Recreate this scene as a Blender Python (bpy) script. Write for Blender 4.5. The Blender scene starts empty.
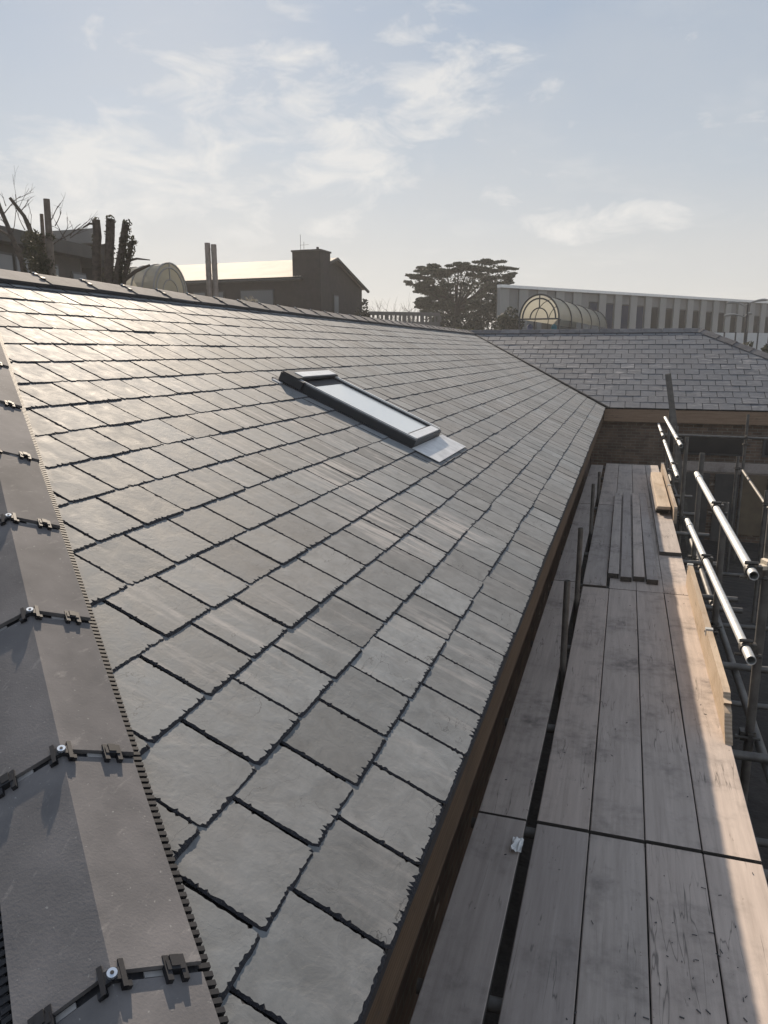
import bpy, bmesh, math, random
from mathutils import Vector, Matrix, noise
random.seed(7)
sc = bpy.context.scene
COL = sc.collection
PI = math.pi
# ------------------------------------------------------------------ camera
YAW, PIT = 0.30642, 0.20973
F = 754.13
CAM = Vector((0.4643, 0.0, 1.4091))
c_r = Vector((0.95338, 0.30176, 0.0))
c_u = Vector((-0.06283, 0.19851, 0.97808))
c_f = c_r.cross(c_u) * -1
cam = bpy.data.cameras.new('camera')
co = bpy.data.objects.new('camera', cam)
COL.objects.link(co)
zax = -c_f
M = Matrix(((c_r.x, c_u.x, zax.x, CAM.x), (c_r.y, c_u.y, zax.y, CAM.y), (c_r.z, c_u.z, zax.z, CAM.z), (0, 0, 0, 1)))
co.matrix_world = M
cam.sensor_fit = 'AUTO'
cam.sensor_width = 36
cam.lens = F * 36 / 1024
cam.clip_start = 0.05
cam.clip_end = 3000
sc.camera = co
HF = Vector((-math.sin(YAW), math.cos(YAW), 0))
HR = Vector((math.cos(YAW), math.sin(YAW), 0))


def at(px, py, D):
    """world point seen in direction of (px,py) at horizontal forward distance D"""
    d = c_f + c_r * ((px - 384) / F) + c_u * ((512 - py) / F)
    return CAM + d * (D / d.dot(HF))


# ------------------------------------------------------------------ constants
PR = math.radians(24.33)
CP, SP, TP = math.cos(PR), math.sin(PR), math.tan(PR)
G = 0.27
SW = 0.308
W = 4.404
ZR = W * TP
YV = 20.16
HC, HS = 0.645, 0.91      # near hip: y = HC - HS*x
DZ = -1.078               # top of deck
GZ = -3.30                # ground
XR = 2.445                # end of the far ridge
SUN_A, SUN_E = math.radians(32), math.radians(27.9)


# ------------------------------------------------------------------ materials
def newmat(name):
    m = bpy.data.materials.new(name)
    m.use_nodes = True
    nt = m.node_tree
    b = nt.nodes['Principled BSDF']
    return m, nt, b


def N(nt, t, **kw):
    n = nt.nodes.new(t)
    for k, v in kw.items():
        if k in ('operation', 'blend_type', 'data_type', 'noise_dimensions', 'wave_type', 'feature', 'attribute_name', 'bands_direction', 'interpolation_type', 'normalize', 'sky_type', 'distance'):
            setattr(n, k, v)
    return n


def ramp(nt, fac, stops, interp='LINEAR'):
    n = nt.nodes.new('ShaderNodeValToRGB')
    n.color_ramp.interpolation = interp
    el = n.color_ramp.elements
    while len(el) < len(stops):
        el.new(0.5)
    for e, (p, c) in zip(el, stops):
        e.position = p
        e.color = (c[0], c[1], c[2], 1) if hasattr(c, '__len__') else (c, c, c, 1)
    nt.links.new(fac, n.inputs[0])
    return n.outputs[0]


def mix(nt, fac, a, b, mode='MIX'):
    n = nt.nodes.new('ShaderNodeMix')
    n.data_type = 'RGBA'
    n.blend_type = mode
    for s, v in ((n.inputs[0], fac), (n.inputs[6], a), (n.inputs[7], b)):
        if hasattr(v, 'links') or hasattr(v, 'is_linked'):
            nt.links.new(v, s)
        elif hasattr(v, '__len__'):
            s.default_value = (v[0], v[1], v[2], 1)
        else:
            s.default_value = v
    return n.outputs[2]


def math_(nt, op, a, b=None, c=None):
    n = nt.nodes.new('ShaderNodeMath')
    n.operation = op
    for s, v in zip(n.inputs, (a, b, c)):
        if v is None:
            continue
        if hasattr(v, 'is_linked'):
            nt.links.new(v, s)
        else:
            s.default_value = v
    return n.outputs[0]


def coords(nt, scale=(1, 1, 1), kind='Object', rot=(0, 0, 0)):
    t = nt.nodes.new('ShaderNodeTexCoord')
    mp = nt.nodes.new('ShaderNodeMapping')
    mp.inputs['Scale'].default_value = scale
    mp.inputs['Rotation'].default_value = rot
    nt.links.new(t.outputs[kind], mp.inputs[0])
    return mp.outputs[0]


def noise_(nt, vec, scale, detail=4, rough=0.55, w=None, dist=0.0):
    n = nt.nodes.new('ShaderNodeTexNoise')
    if w is not None:
        n.noise_dimensions = '4D'
        nt.links.new(w, n.inputs['W'])
    n.inputs['Scale'].default_value = scale
    n.inputs['Detail'].default_value = detail
    n.inputs['Roughness'].default_value = rough
    n.inputs['Distortion'].default_value = dist
    nt.links.new(vec, n.inputs['Vector'])
    return n.outputs['Fac']


def attr(nt, name):
    n = nt.nodes.new('ShaderNodeAttribute')
    n.attribute_name = name
    return n.outputs['Fac']


def bump(nt, b, h, strength=0.3, dist=0.01, prev=None):
    n = nt.nodes.new('ShaderNodeBump')
    n.inputs['Strength'].default_value = strength
    n.inputs['Distance'].default_value = dist
    nt.links.new(h, n.inputs['Height'])
    if prev is not None:
        nt.links.new(prev, n.inputs['Normal'])
    if b is not None:
        nt.links.new(n.outputs[0], b.inputs['Normal'])
    return n.outputs[0]


def simple(name, col, rough=0.6, metal=0.0, var=0.15, nscale=6, bmp=0.0, bscale=40, spec=0.5):
    m, nt, b = newmat(name)
    v = coords(nt)
    f = noise_(nt, v, nscale, 5, 0.6)
    lo = [c * (1 - var) for c in col]
    hi = [min(1, c * (1 + var)) for c in col]
    nt.links.new(ramp(nt, f, [(0.3, lo), (0.7, hi)]), b.inputs['Base Color'])
    b.inputs['Roughness'].default_value = rough
    b.inputs['Metallic'].default_value = metal
    b.inputs['Specular IOR Level'].default_value = spec
    if bmp:
        bump(nt, b, noise_(nt, v, bscale, 4), bmp, 0.01)
    return m


def slate_material(name, base, rough, bloom=(), spec=0.34):
    m, nt, b = newmat(name)
    tone = attr(nt, 'tone')
    w = math_(nt, 'MULTIPLY', tone, 90.0)
    v = coords(nt)
    # riven surface: long ledges across the slate
    n1 = noise_(nt, coords(nt, (3.0, 1.2, 3.0)), 2.2, 5, 0.55, w)
    n2 = noise_(nt, v, 11, 6, 0.62, w, 0.6)
    n3 = noise_(nt, v, 70, 4, 0.6, w)
    steps = nt.nodes.new('ShaderNodeMath')
    steps.operation = 'SNAP'
    nt.links.new(n1, steps.inputs[0])
    steps.inputs[1].default_value = 0.085
    # fine dark contour lines at some of the ledges
    cont = math_(nt, 'ABSOLUTE', math_(nt, 'SUBTRACT', n1, 0.53))
    line = ramp(nt, cont, [(0.0, 1), (0.0035, 0)])
    lmask = ramp(nt, noise_(nt, v, 3.0, 2, 0.5, w), [(0.5, 0), (0.6, 1)])
    line = math_(nt, 'MULTIPLY', line, lmask)
    tb = mix(nt, tone, [c * 0.66 for c in base], [c * 1.34 for c in base])
    hue = noise_(nt, v, 0.9, 3, 0.5)
    tb = mix(nt, ramp(nt, hue, [(0.35, 0), (0.7, 0.5)]), tb, (base[0] * 1.12, base[1] * 1.0, base[2] * 0.92))
    blot = ramp(nt, n2, [(0.28, 0.72), (0.72, 1.26)])
    c = mix(nt, 1.0, tb, blot, 'MULTIPLY')
    # pale mineral bloom in scattered streaks
    st = noise_(nt, coords(nt, (1.1, 7, 1.1)), 3.0, 5, 0.6, w)
    pat = noise_(nt, v, 0.55, 2, 0.5)
    bl = math_(nt, 'MULTIPLY', ramp(nt, st, [(0.52, 0), (0.68, 1)]), ramp(nt, pat, [(0.46, 0), (0.64, 0.85)]))
    if bloom:
        bsum = None
        for (p, r) in bloom:
            d_ = nt.nodes.new('ShaderNodeVectorMath')
            d_.operation = 'DISTANCE'
            nt.links.new(v, d_.inputs[0])
            d_.inputs[1].default_value = p
            q_ = ramp(nt, math_(nt, 'DIVIDE', d_.outputs['Value'], r), [(0.35, 1), (1.0, 0)])
            bsum = q_ if bsum is None else math_(nt, 'MAXIMUM', bsum, q_)
        bl = math_(nt, 'MAXIMUM', bl, math_(nt, 'MULTIPLY', bsum, ramp(nt, st, [(0.44, 0), (0.60, 0.95)])))
    c = mix(nt, bl, c, (0.36, 0.34, 0.325))
    c = mix(nt, math_(nt, 'MULTIPLY', line, 0.75), c, (0.03, 0.03, 0.032))
    nt.links.new(c, b.inputs['Base Color'])
    nt.links.new(ramp(nt, n2, [(0.3, rough - 0.06), (0.7, rough + 0.08)]), b.inputs['Roughness'])
    b.inputs['Specular IOR Level'].default_value = spec
    h = math_(nt, 'ADD', math_(nt, 'MULTIPLY', steps.outputs[0], 0.9), math_(nt, 'ADD', math_(nt, 'MULTIPLY', n2, 0.5), math_(nt, 'MULTIPLY', n3, 0.10)))
    bump(nt, b, h, 0.75, 0.007)
    return m


MAT = {}
MAT['slate'] = slate_material('natural_slate', (0.164, 0.176, 0.183), 0.72, (((-0.83, 4.15, 0.38), 0.45), ((-0.62, 4.75, 0.28), 0.4), ((-1.3, 4.6, 0.6), 0.5)))
MAT['slate_far'] = slate_material('natural_slate_blue', (0.115, 0.122, 0.134), 0.6, (), 0.4)
MAT['slate_edge'] = simple('slate_broken_edge_and_shade', (0.020, 0.020, 0.025), 0.8, 0, 0.35, 60, 0.5, 120)  # broken edge, blackened to carry the shadow band under each course too
MAT['underlay'] = simple('roof_underlay', (0.03, 0.03, 0.032), 0.9)
MAT['black'] = simple('black_plastic', (0.022, 0.022, 0.025), 0.62, 0, 0.2, 20, 0, 40, 0.3)
MAT['slotlight'] = simple('painted_slot_light', (0.30, 0.29, 0.28), 0.4, 0, 0.2, 30)  # pale colour stands in for sunlight in the clip slots
MAT['zinc'] = simple('zinc_plated_screw', (0.62, 0.68, 0.75), 0.3, 0.85, 0.1, 30)
MAT['galv'] = simple('galvanised_tube', (0.56, 0.56, 0.54), 0.48, 0.4, 0.16, 14, 0.05, 60)
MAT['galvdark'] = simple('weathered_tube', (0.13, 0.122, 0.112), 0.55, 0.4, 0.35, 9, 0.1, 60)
MAT['clamp'] = simple('forged_coupler_steel', (0.085, 0.078, 0.07), 0.5, 0.5, 0.4, 30, 0.2, 90)
MAT['paleclamp'] = simple('pale_coated_steel', (0.60, 0.53, 0.42), 0.55, 0.1, 0.2, 25, 0.1, 80)
MAT['alu'] = simple('grey_coated_aluminium', (0.035, 0.035, 0.038), 0.5, 0.1, 0.1, 10)
MAT['alulight'] = simple('bare_aluminium', (0.78, 0.78, 0.77), 0.42, 0.3, 0.1, 10)
MAT['lead'] = simple('lead_sheet', (0.60, 0.60, 0.60), 0.4, 0.2, 0.2, 8, 0.15, 14)
MAT['fascia'] = None


def tile_material():
    m, nt, b = newmat('concrete_ridge_tile')
    v = coords(nt)
    f = noise_(nt, v, 5, 6, 0.6)
    g = noise_(nt, v, 160, 3, 0.6)
    tone = attr(nt, 'tone')
    c = ramp(nt, f, [(0.28, (0.120, 0.116, 0.117)), (0.72, (0.210, 0.198, 0.195))])
    c = mix(nt, 1.0, c, ramp(nt, tone, [(0, 0.82), (1, 1.18)]), 'MULTIPLY')
    sc_ = noise_(nt, coords(nt, (20, 6, 6)), 2.0, 5, 0.7)
    c = mix(nt, ramp(nt, sc_, [(0.60, 0), (0.72, 0.55)]), c, (0.30, 0.28, 0.265))
    dots = noise_(nt, v, 90, 2, 0.5)
    c = mix(nt, ramp(nt, dots, [(0.70, 0), (0.76, 0.6)]), c, (0.36, 0.35, 0.33))
    nt.links.new(c, b.inputs['Base Color'])
    b.inputs['Roughness'].default_value = 0.82
    b.inputs['Specular IOR Level'].default_value = 0.10
    bump(nt, b, math_(nt, 'ADD', g, math_(nt, 'MULTIPLY', f, 2.0)), 0.2, 0.003)
    return m


MAT['tile'] = tile_material()


def wood_material(name, lo, hi, stain, axis=1, rough=0.8, ring=False, smin=0.56):
    m, nt, b = newmat(name)
    tone = attr(nt, 'tone')
    w = math_(nt, 'MULTIPLY', tone, 70.0)
    s = [9, 9, 9]
    s[axis] = 0.55
    v = coords(nt, tuple(s))
    vo = coords(nt)
    grain = noise_(nt, v, 3.2, 7, 0.65, w, 0.9 if ring else 0.35)
    s2 = [60, 60, 60]
    s2[axis] = 2.5
    fine = noise_(nt, coords(nt, tuple(s2)), 2.0, 4, 0.6, w)
    c = ramp(nt, grain, [(0.28, lo), (0.72, hi)])
    if ring:
        wv = nt.nodes.new('ShaderNodeTexWave')
        wv.wave_type = 'BANDS'
        wv.bands_direction = 'Z'
        s3 = [3, 3, 7]
        s3[axis] = 0.5
        nt.links.new(coords(nt, tuple(s3)), wv.inputs['Vector'])
        wv.inputs['Scale'].default_value = 2.2
        wv.inputs['Distortion'].default_value = 5
        wv.inputs['Detail'].default_value = 3
        c = mix(nt, ramp(nt, wv.outputs['Fac'], [(0.0, 0.0), (1.0, 0.6)]), c, [x * 0.62 for x in lo])
    c = mix(nt, 1.0, c, ramp(nt, tone, [(0, (0.84, 0.82, 0.83)), (0.5, (1.0, 0.98, 0.97)), (1, (1.17, 1.10, 1.06))]), 'MULTIPLY')
    # dirt, footprints, damp patches
    d1 = noise_(nt, vo, 2.3, 6, 0.65, w)
    d2 = noise_(nt, vo, 14, 4, 0.6, w)
    dm = math_(nt, 'MULTIPLY', ramp(nt, d1, [(0.48, 0), (0.68, 0.85)]), ramp(nt, d2, [(0.38, 0.12), (0.64, 1.0)]))
    c = mix(nt, dm, c, stain)
    d3 = noise_(nt, vo, 42, 3, 0.55, w, 1.2)
    c = mix(nt, ramp(nt, d3, [(0.70, 0), (0.75, 0.8)]), c, (0.04, 0.038, 0.036))
    # drying cracks along the grain
    s4 = [5, 5, 5]
    s4[axis] = 0.35
    cr = noise_(nt, coords(nt, tuple(s4)), 2.4, 3, 0.5, w, 0.2)
    crk = ramp(nt, math_(nt, 'ABSOLUTE', math_(nt, 'SUBTRACT', cr, 0.5)), [(0.0, 1), (0.006, 0)])
    crm = ramp(nt, noise_(nt, vo, 1.7, 2, 0.5, w), [(0.50, 0), (0.58, 0.7)])
    c = mix(nt, math_(nt, 'MULTIPLY', crk, crm), c, (0.06, 0.055, 0.05))
    # short scratches
    sv = coords(nt, (30, 7, 7), 'Object', (0, 0, 0.8))
    d4 = noise_(nt, sv, 1.6, 3, 0.6, w)
    c = mix(nt, ramp(nt, d4, [(0.67, 0), (0.73, 0.6)]), c, stain)
    nt.links.new(c, b.inputs['Base Color'])
    b.inputs['Roughness'].default_value = rough
    b.inputs['Specular IOR Level'].default_value = 0.25
    h = math_(nt, 'ADD', grain, math_(nt, 'MULTIPLY', fine, 0.5))
    bump(nt, b, h, 0.35, 0.004)
    return m


MAT['board'] = wood_material('weathered_scaffold_board', (0.345, 0.302, 0.268), (0.49, 0.434, 0.388), (0.13, 0.115, 0.105))
MAT['boardedge'] = simple('board_edge_dirt_and_gap_shade', (0.075, 0.066, 0.058), 0.9, 0, 0.4, 7)  # dirt plus the shade of gaps and joints, painted as one dark colour
MAT['freshboard'] = wood_material('new_softwood', (0.42, 0.335, 0.245), (0.57, 0.47, 0.36), (0.25, 0.17, 0.10), 1, 0.75, True)
MAT['fascia'] = wood_material('stained_fascia_timber', (0.085, 0.055, 0.032), (0.165, 0.108, 0.063), (0.06, 0.04, 0.025), 1, 0.7, True)
MAT['fasciax'] = wood_material('pale_fascia_timber', (0.22, 0.145, 0.095), (0.32, 0.225, 0.155), (0.2, 0.13, 0.08), 0, 0.7)


def brick_material(name, c1, c2, mortar, plane='xz', scale=1.0):
    m, nt, b = newmat(name)
    t = nt.nodes.new('ShaderNodeTexCoord')
    sx = nt.nodes.new('ShaderNodeSeparateXYZ')
    nt.links.new(t.outputs['Object'], sx.inputs[0])
    cx = nt.nodes.new('ShaderNodeCombineXYZ')
    nt.links.new(sx.outputs[0 if plane == 'xz' else 1], cx.inputs[0])
    nt.links.new(sx.outputs[2], cx.inputs[1])
    br = nt.nodes.new('ShaderNodeTexBrick')
    br.inputs['Color1'].default_value = (*c1, 1)
    br.inputs['Color2'].default_value = (*c2, 1)
    br.inputs['Mortar'].default_value = (*mortar, 1)
    br.inputs['Scale'].default_value = scale
    br.inputs['Mortar Size'].default_value = 0.006
    br.inputs['Brick Width'].default_value = 0.225
    br.inputs['Row Height'].default_value = 0.075
    nt.links.new(cx.outputs[0], br.inputs['Vector'])
    v = coords(nt)
    n = noise_(nt, v, 3.0, 5, 0.65)
    c = mix(nt, 1.0, br.outputs['Color'], ramp(nt, n, [(0.3, 0.6), (0.7, 1.3)]), 'MULTIPLY')
    pale = noise_(nt, coords(nt, (2.2, 2.2, 6)), 1.3, 3, 0.5)
    c = mix(nt, ramp(nt, pale, [(0.66, 0), (0.69, 0.6)]), c, (0.38, 0.34, 0.29))
    nt.links.new(c, b.inputs['Base Color'])
    b.inputs['Roughness'].default_value = 0.9
    bump(nt, b, br.outputs['Fac'], 0.4, -0.006)
    return m


MAT['brick_y'] = brick_material('brown_brick_side', (0.09, 0.06, 0.045), (0.14, 0.09, 0.065), (0.13, 0.12, 0.10), 'yz')
MAT['brick_x'] = brick_material('brown_brick_front', (0.11, 0.075, 0.053), (0.185, 0.125, 0.09), (0.20, 0.185, 0.16), 'xz')
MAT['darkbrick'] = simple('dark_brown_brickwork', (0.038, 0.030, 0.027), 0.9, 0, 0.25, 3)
MAT['render'] = simple('grey_blockwork', (0.085, 0.080, 0.075), 0.9, 0, 0.25, 2, 0.2, 20)
MAT['ply'] = simple('tan_plywood', (0.15, 0.115, 0.075), 0.75, 0, 0.2, 3)
MAT['darkopening'] = simple('dark_window_glass', (0.02, 0.021, 0.023), 0.15, 0, 0.2, 2)
MAT['paper'] = simple('crumpled_white_paper', (0.72, 0.72, 0.70), 0.8, 0, 0.08, 30)
MAT['fascia_grey'] = simple('grey_roof_edge', (0.16, 0.155, 0.15), 0.7, 0, 0.15, 1)
MAT['darkroofedge'] = simple('dark_roof_edge', (0.06, 0.055, 0.05), 0.8, 0, 0.2, 1)
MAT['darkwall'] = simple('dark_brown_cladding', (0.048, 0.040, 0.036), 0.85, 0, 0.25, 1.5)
MAT['clad_pale'] = simple('pale_grey_cladding', (0.31, 0.302, 0.287), 0.7, 0.0, 0.08, 0.6)
MAT['clad_mid'] = simple('mid_grey_cladding', (0.215, 0.21, 0.2), 0.7, 0.0, 0.1, 0.6)
MAT['frame'] = simple('dark_window_frame', (0.045, 0.045, 0.047), 0.6)
MAT['whitepanel'] = simple('white_panel', (0.62, 0.62, 0.61), 0.6, 0, 0.08, 2)
MAT['bark'] = simple('grey_brown_bark', (0.085, 0.066, 0.052), 0.95, 0, 0.4, 8, 0.7, 25)
MAT['cedarbark'] = simple('dark_cedar_bark', (0.045, 0.038, 0.032), 0.95, 0, 0.4, 8)
MAT['cutwood'] = simple('pale_sawn_stem', (0.16, 0.13, 0.105), 0.9, 0, 0.25, 8, 0.5, 25)
MAT['twig'] = simple('bare_twigs', (0.09, 0.072, 0.06), 0.95, 0, 0.3, 8)
MAT['flue'] = simple('dull_flue_steel', (0.24, 0.20, 0.175), 0.5, 0.35, 0.25, 3)
MAT['railing'] = simple('grey_timber_railing', (0.13, 0.125, 0.12), 0.85)
MAT['sheen_roof'] = None


def metal_roof():
    m, nt, b = newmat('corrugated_metal_roof')
    f = noise_(nt, coords(nt), 0.6, 4, 0.6)
    nt.links.new(ramp(nt, f, [(0.3, (0.42, 0.35, 0.27)), (0.7, (0.54, 0.46, 0.36))]), b.inputs['Base Color'])
    b.inputs['Roughness'].default_value = 0.72
    b.inputs['Metallic'].default_value = 0.0
    b.inputs['Specular IOR Level'].default_value = 0.22
    return m


MAT['sheen_roof'] = metal_roof()


def glass_sky(name, col, rough=0.06, spec=0.35, coat=0.0):
    m, nt, b = newmat(name)
    b.inputs['Base Color'].default_value = (*col, 1)
    b.inputs['Roughness'].default_value = rough
    b.inputs['Specular IOR Level'].default_value = spec
    b.inputs['Coat Weight'].default_value = coat
    b.inputs['Coat Roughness'].default_value = 0.02
    return m


MAT['pane'] = glass_sky('pane_with_painted_sky', (0.74, 0.77, 0.76), 0.14, 1.0, 0.6)  # near-white base paints the bright sky reflected in the glass
MAT['glass_blue'] = glass_sky('blue_tinted_glass', (0.018, 0.028, 0.060), 0.3, 0.06)
MAT['glass_dark'] = glass_sky('dark_glass', (0.010, 0.011, 0.013), 0.3, 0.06)
MAT['glass_grey'] = glass_sky('glass_painted_sky_grey', (0.17, 0.18, 0.19), 0.2)  # grey base paints the sky mirrored in distant windows


def vault_mat():
    m, nt, b = newmat('cream_translucent_sheet')
    f = noise_(nt, coords(nt), 0.8, 5, 0.6)
    nt.links.new(ramp(nt, f, [(0.3, (0.26, 0.25, 0.21)), (0.7, (0.38, 0.365, 0.31))]), b.inputs['Base Color'])
    b.inputs['Roughness'].default_value = 0.35
    tr = nt.nodes.new('ShaderNodeBsdfTranslucent')
    tr.inputs[0].default_value = (0.46, 0.445, 0.375, 1)
    tp = nt.nodes.new('ShaderNodeBsdfTransparent')
    tp.inputs[0].default_value = (0.85, 0.84, 0.76, 1)
    ms = nt.nodes.new('ShaderNodeMixShader')
    ms.inputs[0].default_value = 0.5
    ms2 = nt.nodes.new('ShaderNodeMixShader')
    ms2.inputs[0].default_value = 0.08
    out = nt.nodes['Material Output']
    nt.links.new(b.outputs[0], ms.inputs[1])
    nt.links.new(tr.outputs[0], ms.inputs[2])
    nt.links.new(ms.outputs[0], ms2.inputs[1])
    nt.links.new(tp.outputs[0], ms2.inputs[2])
    nt.links.new(ms2.outputs[0], out.inputs[0])
    return m


MAT['vault'] = vault_mat()


def leaf_mat(name, c1, c2):
    m, nt, b = newmat(name)
    tone = attr(nt, 'tone')
    nt.links.new(ramp(nt, tone, [(0, c1), (1, c2)]), b.inputs['Base Color'])
    b.inputs['Roughness'].default_value = 0.7
    b.inputs['Specular IOR Level'].default_value = 0.2
    tr = nt.nodes.new('ShaderNodeBsdfTranslucent')
    nt.links.new(ramp(nt, tone, [(0, c1), (1, c2)]), tr.inputs[0])
    ms = nt.nodes.new('ShaderNodeMixShader')
    ms.inputs[0].default_value = 0.25
    nt.links.new(b.outputs[0], ms.inputs[1])
    nt.links.new(tr.outputs[0], ms.inputs[2])
    nt.links.new(ms.outputs[0], nt.nodes['Material Output'].inputs[0])
    return m


MAT['cedar'] = leaf_mat('cedar_needles', (0.030, 0.038, 0.026), (0.060, 0.070, 0.045))
MAT['ivy'] = leaf_mat('ivy_leaves', (0.040, 0.042, 0.026), (0.085, 0.080, 0.050))
MAT['shrubleaf'] = leaf_mat('evergreen_shrub_leaves', (0.030, 0.034, 0.025), (0.062, 0.066, 0.046))
MAT['paleshrub'] = leaf_mat('pale_dry_leaves', (0.16, 0.15, 0.12), (0.36, 0.34, 0.29))


def ground_mat():
    m, nt, b = newmat('trodden_earth')
    v = coords(nt)
    f = noise_(nt, v, 0.8, 8, 0.65)
    nt.links.new(ramp(nt, f, [(0.3, (0.022, 0.019, 0.017)), (0.7, (0.055, 0.046, 0.039))]), b.inputs['Base Color'])
    b.inputs['Roughness'].default_value = 0.95
    bump(nt, b, noise_(nt, v, 6, 6), 0.6, 0.08)
    return m


MAT['ground'] = ground_mat()


# ------------------------------------------------------------------ mesh helpers
class MB:
    def __init__(self):
        self.v, self.f, self.m, self.t = [], [], [], []

    def poly(self, pts, mi=0, tone=None):
        n = len(self.v)
        self.v += [tuple(p) for p in pts]
        self.f.append(tuple(range(n, n + len(pts))))
        self.m.append(mi)
        self.t.append(random.random() if tone is None else tone)

    def add(self, verts, faces, mi=0, tone=None):
        n = len(self.v)
        tn = random.random() if tone is None else tone
        self.v += [tuple(p) for p in verts]
        for f in faces:
            self.f.append(tuple(n + i for i in f))
            self.m.append(mi)
            self.t.append(tn)

    def hexa(self, p, mi=0, tone=None):
        """p: 4 bottom + 4 top points, counter-clockwise from above"""
        self.add(p, [(3, 2, 1, 0), (4, 5, 6, 7), (0, 1, 5, 4), (1, 2, 6, 5), (2, 3, 7, 6), (3, 0, 4, 7)], mi, tone)

    def box(self, x0, x1, y0, y1, z0, z1, mi=0, tone=None):
        self.hexa([(x0, y0, z0), (x1, y0, z0), (x1, y1, z0), (x0, y1, z0), (x0, y0, z1), (x1, y0, z1), (x1, y1, z1), (x0, y1, z1)], mi, tone)

    def obox(self, c, ex, ey, ez, mi=0, tone=None):
        c, ex, ey, ez = Vector(c), Vector(ex), Vector(ey), Vector(ez)
        self.hexa([c - ex - ey - ez, c + ex - ey - ez, c + ex + ey - ez, c - ex + ey - ez, c - ex - ey + ez, c + ex - ey + ez, c + ex + ey + ez, c - ex + ey + ez], mi, tone)

    def tube(self, pts, rad, seg=12, mi=0, cap=True, tone=None, hollow=0.0):
        pts = [Vector(p) for p in pts]
        if not hasattr(rad, '__len__'):
            rad = [rad] * len(pts)
        tn = random.random() if tone is None else tone
        rings = []
        d0 = (pts[1] - pts[0]).normalized()
        up = Vector((0, 0, 1)) if abs(d0.z) < 0.9 else Vector((1, 0, 0))
        for i, p in enumerate(pts):
            a = pts[max(0, i - 1)]
            b = pts[min(len(pts) - 1, i + 1)]
            d = (b - a).normalized()
            s = d.cross(up).normalized()
            t = s.cross(d)
            up = t
            n = len(self.v)
            rings.append(n)
            for k in range(seg):
                an = 2 * PI * k / seg
                self.v.append(tuple(p + (s * math.cos(an) + t * math.sin(an)) * rad[i]))
        for a, b in zip(rings[:-1], rings[1:]):
            for k in range(seg):
                self.f.append((a + k, a + (k + 1) % seg, b + (k + 1) % seg, b + k))
                self.m.append(mi)
                self.t.append(tn)
        for ri, (rg, p, q) in enumerate(((rings[0], pts[0], pts[1]), (rings[-1], pts[-1], pts[-2]))):
            if not cap:
                continue
            if hollow:
                d = (q - p).normalized()
                n = len(self.v)
                for k in range(seg):
                    v = Vector(self.v[rg + k])
                    self.v.append(tuple(p + (v - p) * hollow))
                n2 = len(self.v)
                for k in range(seg):
                    v = Vector(self.v[n + k])
                    self.v.append(tuple(v + d * 0.15))
                for k in range(seg):
                    self.f.append((rg + k, n + k, n + (k + 1) % seg, rg + (k + 1) % seg))
                    self.m.append(mi)
                    self.t.append(tn)
                    self.f.append((n + k, n2 + k, n2 + (k + 1) % seg, n + (k + 1) % seg))
                    self.m.append(mi)
                    self.t.append(tn)
                self.f.append(tuple(n2 + k for k in range(seg)))
                self.m.append(mi)
                self.t.append(tn)
            else:
                self.f.append(tuple(rg + k for k in (range(seg) if ri else range(seg - 1, -1, -1))))
                self.m.append(mi)
                self.t.append(tn)

    def build(self, name, mats, parent=None, smooth=False, origin=None, cuts=()):
        me = bpy.data.meshes.new(name)
        o0 = Vector(origin) if origin is not None else Vector((0, 0, 0))
        me.from_pydata([tuple(Vector(p) - o0) for p in self.v], [], self.f)
        if not isinstance(mats, (list, tuple)):
            mats = [mats]
        for m in mats:
            me.materials.append(MAT[m] if isinstance(m, str) else m)
        me.polygons.foreach_set('material_index', self.m)
        a = me.attributes.new('tone', 'FLOAT', 'FACE')
        a.data.foreach_set('value', self.t)
        if smooth:
            me.polygons.foreach_set('use_smooth', [True] * len(me.polygons))
        if cuts:
            bm = bmesh.new()
            bm.from_mesh(me)
            for cpt, cno in cuts:
                g = bm.verts[:] + bm.edges[:] + bm.faces[:]
                bmesh.ops.bisect_plane(bm, geom=g, dist=1e-6, plane_co=Vector(cpt) - o0, plane_no=Vector(cno), clear_outer=True)
            bm.to_mesh(me)
            bm.free()
        if smooth:
            try:
                me.set_sharp_from_angle(angle=math.radians(38))
            except Exception:
                pass
        me.update()
        o = bpy.data.objects.new(name, me)
        COL.objects.link(o)
        if parent is not None:
            o.parent = parent
            o.location = o0 - Vector(parent.get('_loc', (0, 0, 0)))
        else:
            o.location = o0
        return o


def tag(o, label=None, cat=None, group=None, kind=None):
    if label:
        o['label'] = label
    if cat:
        o['category'] = cat
    if group:
        o['group'] = group
    if kind:
        o['kind'] = kind
    return o


def thing(name, label, cat, loc=(0, 0, 0), group=None):
    o = bpy.data.objects.new(name, None)
    COL.objects.link(o)
    o.location = loc
    o['_loc'] = tuple(loc)
    o.empty_display_size = 0.2
    return tag(o, label, cat, group)


# ================================================================== ROOFED BUILDING
B = thing('slate_roofed_building', 'long low building with grey slate roofs and brown brick walls beside the scaffold', 'building', (0, 0, 0))


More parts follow.
